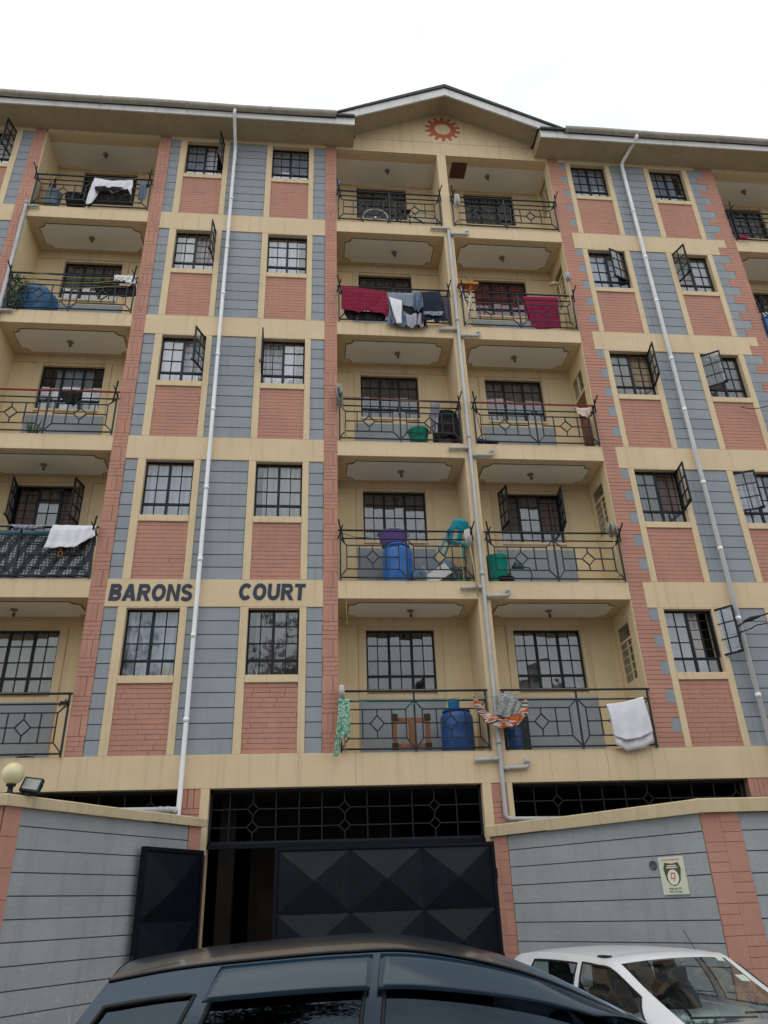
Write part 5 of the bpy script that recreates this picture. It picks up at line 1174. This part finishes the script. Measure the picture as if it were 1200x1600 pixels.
    for x in wheels:
        for s in (-1, 1):
            Mx = Matrix.Translation((x, s*(hw-.11), wr)) @ Matrix.Rotation(R(-90)*s, 4, 'X')
            mb = MB(); mb.lathe([(wr*.62, -.10), (wr*.92, -.10), (wr, -.07), (wr, .09), (wr*.93, .12), (wr*.62, .12)], 36, (0, 0, 0), 0, Mx); wh = ob('wheel', mb, TYRE, T, local=True)
            mb = MB(); mb.lathe([(0, .09), (wr*.2, .10), (wr*.55, .085), (wr*.64, .11)], 30, (0, 0, 0), 0, Mx); ob('rim', mb, ALLOY, wh, local=True)
            mb = MB(); mb.lathe([(wr*1.0, .118), (wr*1.16, .125), (wr*1.18, .10), (wr*1.0, .09)], 36, (0, 0, 0), 0, Mx); ob('wheel_arch', mb, TRIMB, T, local=True)
    zf, zr = st[-3][3], st[2][3]
    for s in (-1, 1):
        mb = MB(); mb.lathe([(0, .0), (.10, .0), (.13, -.05)], 18, (0, 0, 0), 0, Matrix.Translation((st[-2][0]+.02, s*hw*.72, zf-.16)) @ Matrix.Rotation(R(90), 4, 'Y')); ob('headlight', mb, LAMPW, T, local=True)
        mb = MB(); mb.box(st[1][0]-.03, st[1][0]+.10, s*hw*.93-.05, s*hw*.93+.05, zr-.35, zr-.08); ob('tail_light', mb, LAMPR, T, local=True)
        mb = MB(); bx = pl(belt, S-.8); mb.lathe([(0, -.11), (.05, -.09), (.075, 0), (.05, .09), (0, .11)], 14, (0, 0, 0), 0, Matrix.Translation((bx[0]-.15, s*(hw+.09), bx[1]+.07)) @ Matrix.Rotation(R(90), 4, 'X') @ Matrix.Scale(.9, 4, (0, 1, 0))); ob('wing_mirror', mb, paint, T, local=True)
    mb = MB(); mb.box(st[-1][0]-.02, st[-1][0]+.03, -hw*.5, hw*.5, .35, .50); ob('grille', mb, TRIMB, T, local=True)
    # cabin
    mb = MB(); zb = belt[2][1]; mb.box(belt[1][0], belt[-2][0], -hwb+.08, hwb-.08, zb-.5, zb-.45); ob('floor_pan', mb, INTD, T, local=True)
    for s in (-1, 1):
        for xs_ in (.0, -.85):
            mb = MB(); mb.tube([(xs_-.05, s*.33, zb-.25), (xs_-.14, s*.33, zb+.02), (xs_-.20, s*.33, zb+.17)], [.22, .21, .17], 14); mb.tube([(xs_-.21, s*.33, zb+.18), (xs_-.23, s*.33, zb+.34)], [.12, .10], 12); ob('seat', mb, INTD, T, local=True)
    mb = MB(); mb.box(belt[iw][0]+.05, belt[-1][0]-.05, -hwb+.1, hwb-.1, zb-.12, zb-.03); ob('dashboard', mb, INTD, T, local=True)
    mb = MB(); cx_ = belt[iw][0]-.05; mb.tube([(cx_-.05*math.cos(a/20*2*PI), -.33+.17*math.sin(a/20*2*PI), zb-.02+.15*math.cos(a/20*2*PI)) for a in range(21)], .014, 6, cap=False); ob('steering_wheel', mb, TRIMB, T, local=True)
    mb = MB(); mb.box(roof[iw][0]+.03, roof[iw][0]+.06, -.10, .10, roof[iw][1]-.14, roof[iw][1]-.06); ob('rear_mirror', mb, TRIMB, T, local=True)
    return pl, side
# the black car passing close in front; its near flank faces the camera
KX, KY = 0.0, -7.93
K = thing('parked_car', 'glossy black five-door car with window visors, seen side-on nearest the camera', 'car', (KX, KY, GZ))
g_ = -GZ
kb = [(-1.60, 1.03), (-1.33, 1.04), (-.95, 1.04), (-.45, 1.04), (-.03, 1.04), (.62, 1.04), (1.08, 1.04), (1.50, 1.05)]
kr = [(-1.25, 1.530), (-1.00, 1.563), (-.72, 1.582), (-.32, 1.598), (.0, 1.588), (.42, 1.495), (.80, 1.335), (1.20, 1.13)]
kb = [(x, z+g_) for x, z in kb]; kr = [(x, z+g_) for x, z in kr]
kst = [(-1.80, .62, .42, .75), (-1.78, .74, .34, .95), (-1.70, .82, .30, 1.18), (-1.4, .87, .25, 1.19), (-.8, .89, .24, 1.19), (0, .89, .24, 1.19), (.8, .89, .24, 1.19), (1.4, .88, .24, 1.19), (1.75, .86, .26, 1.17), (2.1, .83, .28, 1.08), (2.38, .76, .32, .92), (2.48, .62, .40, .72)]
pl_, ks = car(K, kst, kb, kr, .82, .66, [(.35, 1.55, .12, .80), (1.80, 3.30, .06, .93), (3.55, 6.3, .06, .93)], 5, PBLK, GCAR, crown=.035, wheels=(-1.15, 1.55), wr=.34)
for a, b in ((1.72, 3.36), (3.46, 6.2)):
    for sg in (-1, 1):
        mb = MB(); n = 22; nv = 6
        def vf(i, j):
            s = a+(b-a)*i/n; taper = 1 if i < n-6 or b < 4 else max(.25, (n-i)/6); t = .955-.225*taper*j/nv
            x, y, z = ks(s, t, sg, .008+.030*math.sin(j/nv*1.5)); return (x, y, z)
        vs = [vf(i, j) for j in range(nv+1) for i in range(n+1)]
        mb.add(vs, [(j*(n+1)+i, j*(n+1)+i+1, (j+1)*(n+1)+i+1, (j+1)*(n+1)+i) for j in range(nv) for i in range(n)], 0, True)
        o = ob('window_visor', mb, VISOR, K, local=True); o.modifiers.new('t', 'SOLIDIFY').thickness = .004
for sg in (-1, 1):       # roof ditch moulding and door handles
    mb = MB(); mb.tube([ks(s/10, .985, sg, .004) for s in range(0, 64)], .006, 6); ob('drip_moulding', mb, TRIMB, K, local=True)
    for xx in (-.55, .55): mb = MB(); mb.tube([(xx, sg*.89, .98), (xx+.02, sg*.925, .99), (xx+.14, sg*.925, .99), (xx+.16, sg*.89, .98)], .012, 8); ob('door_handle', mb, PBLK, K, local=True)
    for s_ in (1.68, 3.42):
        p = ks(s_, 0, sg, .0); mb = MB(); mb.box(p[0]-.003, p[0]+.003, sg*.875-.012, sg*.875+.016, .45, 1.12); ob('door_gap', mb, TRIMB, K, local=True)
# the white car nosing out of the gateway
Wc = thing('parked_car', 'white car nosing out of the gateway beside the right wall, papers on its dashboard', 'car', (2.62, -4.42, GZ+.055), math.atan2(-.98, .20))
wb_ = [(-1.70, .98), (-1.45, .98), (-.78, .97), (-.05, .96), (.45, .95), (.80, .95), (1.02, .95), (1.26, .96)]
wr_ = [(-1.50, 1.34), (-1.28, 1.375), (-.75, 1.40), (-.15, 1.40), (.15, 1.385), (.36, 1.36), (.74, 1.17), (1.16, .99)]
wst = [(-2.0, .60, .40, .70), (-1.97, .70, .32, .90), (-1.85, .77, .28, 1.0), (-1.4, .81, .24, 1.0), (-.8, .83, .23, 1.0), (0, .83, .23, 1.0), (.8, .83, .23, 1.0), (1.2, .82, .24, 1.02), (1.5, .80, .25, .99), (1.8, .76, .28, .90), (1.98, .68, .32, .78), (2.05, .55, .38, .62)]
_, ws = car(Wc, wst, wb_, wr_, .76, .58, [(1.6, 2.95, .10, .85), (3.15, 6.0, .10, .88)], 5, PWHT, GCARW, crown=.03, wheels=(-1.35, 1.30), wr=.29, pil=.90)
mb = MB(); mb.tube([(.05, .50, 1.40), (-.10, .52, 1.56)], .003, 5); ob('aerial', mb, TRIMB, Wc, local=True)
mb = MB(); mb.box(.10, .24, -.56, -.50, 1.385, 1.405); ob('roof_clip', mb, TRIMB, Wc, local=True)
def onws(nm, v0, v1, s0, s1, m):      # stickers on the screen
    mb = MB(); 
    pts = []
    for s, v in ((s0, v0), (s1, v0), (s1, v1), (s0, v1)):
        x, y, z = ws(s, 1, 1); k = 1-v*v; pts.append((x+.08*k+.004, y*v, z+.028*k+.008))
    mb.add(pts, [(0, 1, 2, 3)]); ob(nm, mb, m, Wc, local=True)
STK = mat('sticker', (.50, .58, .50), .5, .1)
onws('sticker', .66, .80, 5.15, 5.3, STK); onws('sticker', .64, .82, 5.75, 5.95, STK)
mb = MB(); mb.tube([(1.18, .62, 1.02), (1.13, .05, 1.035)], .008, 6); ob('wiper', mb, TRIMB, Wc, local=True); mb = MB(); mb.tube([(1.20, .10, 1.01), (1.13, -.45, 1.03)], .008, 6); ob('wiper', mb, TRIMB, Wc, local=True)
T = thing('paper', 'pale pink printed paper lying on the dashboard of the white car', 'paper', (0, 0, 0)); T.parent = None
hd = Vector((.20, -.98, 0)).normalized(); lf = Vector((-hd.y, hd.x, 0)); o0 = Vector((2.62, -4.42, GZ+.055))
T.location = o0+hd*.92+lf*.05+Vector((0, 0, .97)); T.rotation_euler = (0, R(-14), math.atan2(-.98, .20))
mb = MB(); mb.box(-.06, .06, -.12, .12, 0, .004); ob('sheet', mb, mat('paper_pink', (.62, .52, .52), .8), T, local=True)
mb = MB(); 
for k in range(3): mb.box(-.035+.025*k, -.027+.025*k, -.08, .08, .0045, .0055)
ob('printed_line', mb, SRED, T, local=True)
T = thing('tissue', 'crumpled pale green cloth beside the paper on the white car dashboard', 'cloth', tuple(o0+hd*.95+lf*(-.22)+Vector((0, 0, .96)))); mb = MB(); n = 12
mb.add([(-.14+.28*i/n, -.08+.16*j/n, .03+.03*noise.noise(Vector((i*.6, j*.6, 3)))*2) for j in range(n+1) for i in range(n+1)], [(j*(n+1)+i, j*(n+1)+i+1, (j+1)*(n+1)+i+1, (j+1)*(n+1)+i) for j in range(n) for i in range(n)], 0, True); ob('cloth', mb, mat('tissue_green', (.38, .47, .45), .9), T, local=True)
# chalk scuffs are in the wall material; across the street behind the camera stand a tree and houses, seen only in the panes
for k, (x, y, w, h, c) in enumerate(((-14, -30, 11, 11.5, (.35, .30, .22)), (0, -31, 12, 12.2, (.30, .24, .20)), (14, -31, 12, 13.5, (.28, .30, .31)))):
    T = thing('house', ('cream', 'brown', 'grey')[k]+' flat-roofed house across the street, mirrored in the window panes', 'house', (x, y, GZ))
    m_ = mat('house_plaster_'+'abc'[k], c, .85, .1); mb = MB(); mb.box(-w/2, w/2, -5, 0, 0, h); ob('wall', mb, m_, T, local=True)
    mb = MB(); mb.box(-w/2-.3, w/2+.3, -5.3, .3, h, h+.25); ob('roof', mb, ROOF, T, local=True)
    for i in range(int(w//2.4)):
        for j in range(int(h//2.9)):
            mb = MB(); mb.box(-w/2+.8+i*2.4, -w/2+2.0+i*2.4, 0, .03, 1+j*2.9, 2.2+j*2.9); ob('window', mb, STEEL, T, local=True)
LEAF = mat('leaf_green', (.035, .06, .022), .7, .4, 6); BARK = mat('bark', (.09, .065, .045), .9, .2, 8)
rn = random.Random(21)
for tx, ty, th, cr in ((-9.0, -22, 13.0, 2.6), (-1.6, -23, 14.5, 1.9)):
    T = thing('street_tree', ('broad leafy tree across the street, mirrored under the word BARONS' if cr > 2 else 'slender tall tree across the street, mirrored under the word COURT'), 'tree', (tx, ty, GZ))
    mb = MB(); mb.tube([(0, 0, 0), (.1, 0, th*.35), (-.1, .1, th*.6), (.05, 0, th*.85)], [.22, .17, .11, .04], 10)
    for k in range(9): a = rn.uniform(0, 2*PI); z = th*rn.uniform(.4, .75); mb.tube([(0, 0, z), (math.cos(a)*1.0, math.sin(a)*1.0, z+.7), (math.cos(a)*cr*.8, math.sin(a)*cr*.8, z+1.4)], [.07, .05, .02], 6)
    ob('trunk', mb, BARK, T, local=True)
    cl = [(Vector((rn.gauss(0, cr*.42), rn.gauss(0, cr*.42), th*.72+rn.gauss(0, th*.12)))) for _ in range(40)]; mb = MB()
    for _ in range(6500):
        c = rn.choice(cl)+Vector((rn.gauss(0, .38), rn.gauss(0, .38), rn.gauss(0, .3))); d = Vector((rn.uniform(-1, 1), rn.uniform(-1, 1), rn.uniform(-1, 1))).normalized()*.11; e = d.orthogonal().normalized()*.05
        mb.add([c-d, c+e, c+d, c-e], [(0, 1, 2, 3)])
    tag(ob('crown', mb, LEAF, T, local=True), kind='stuff')
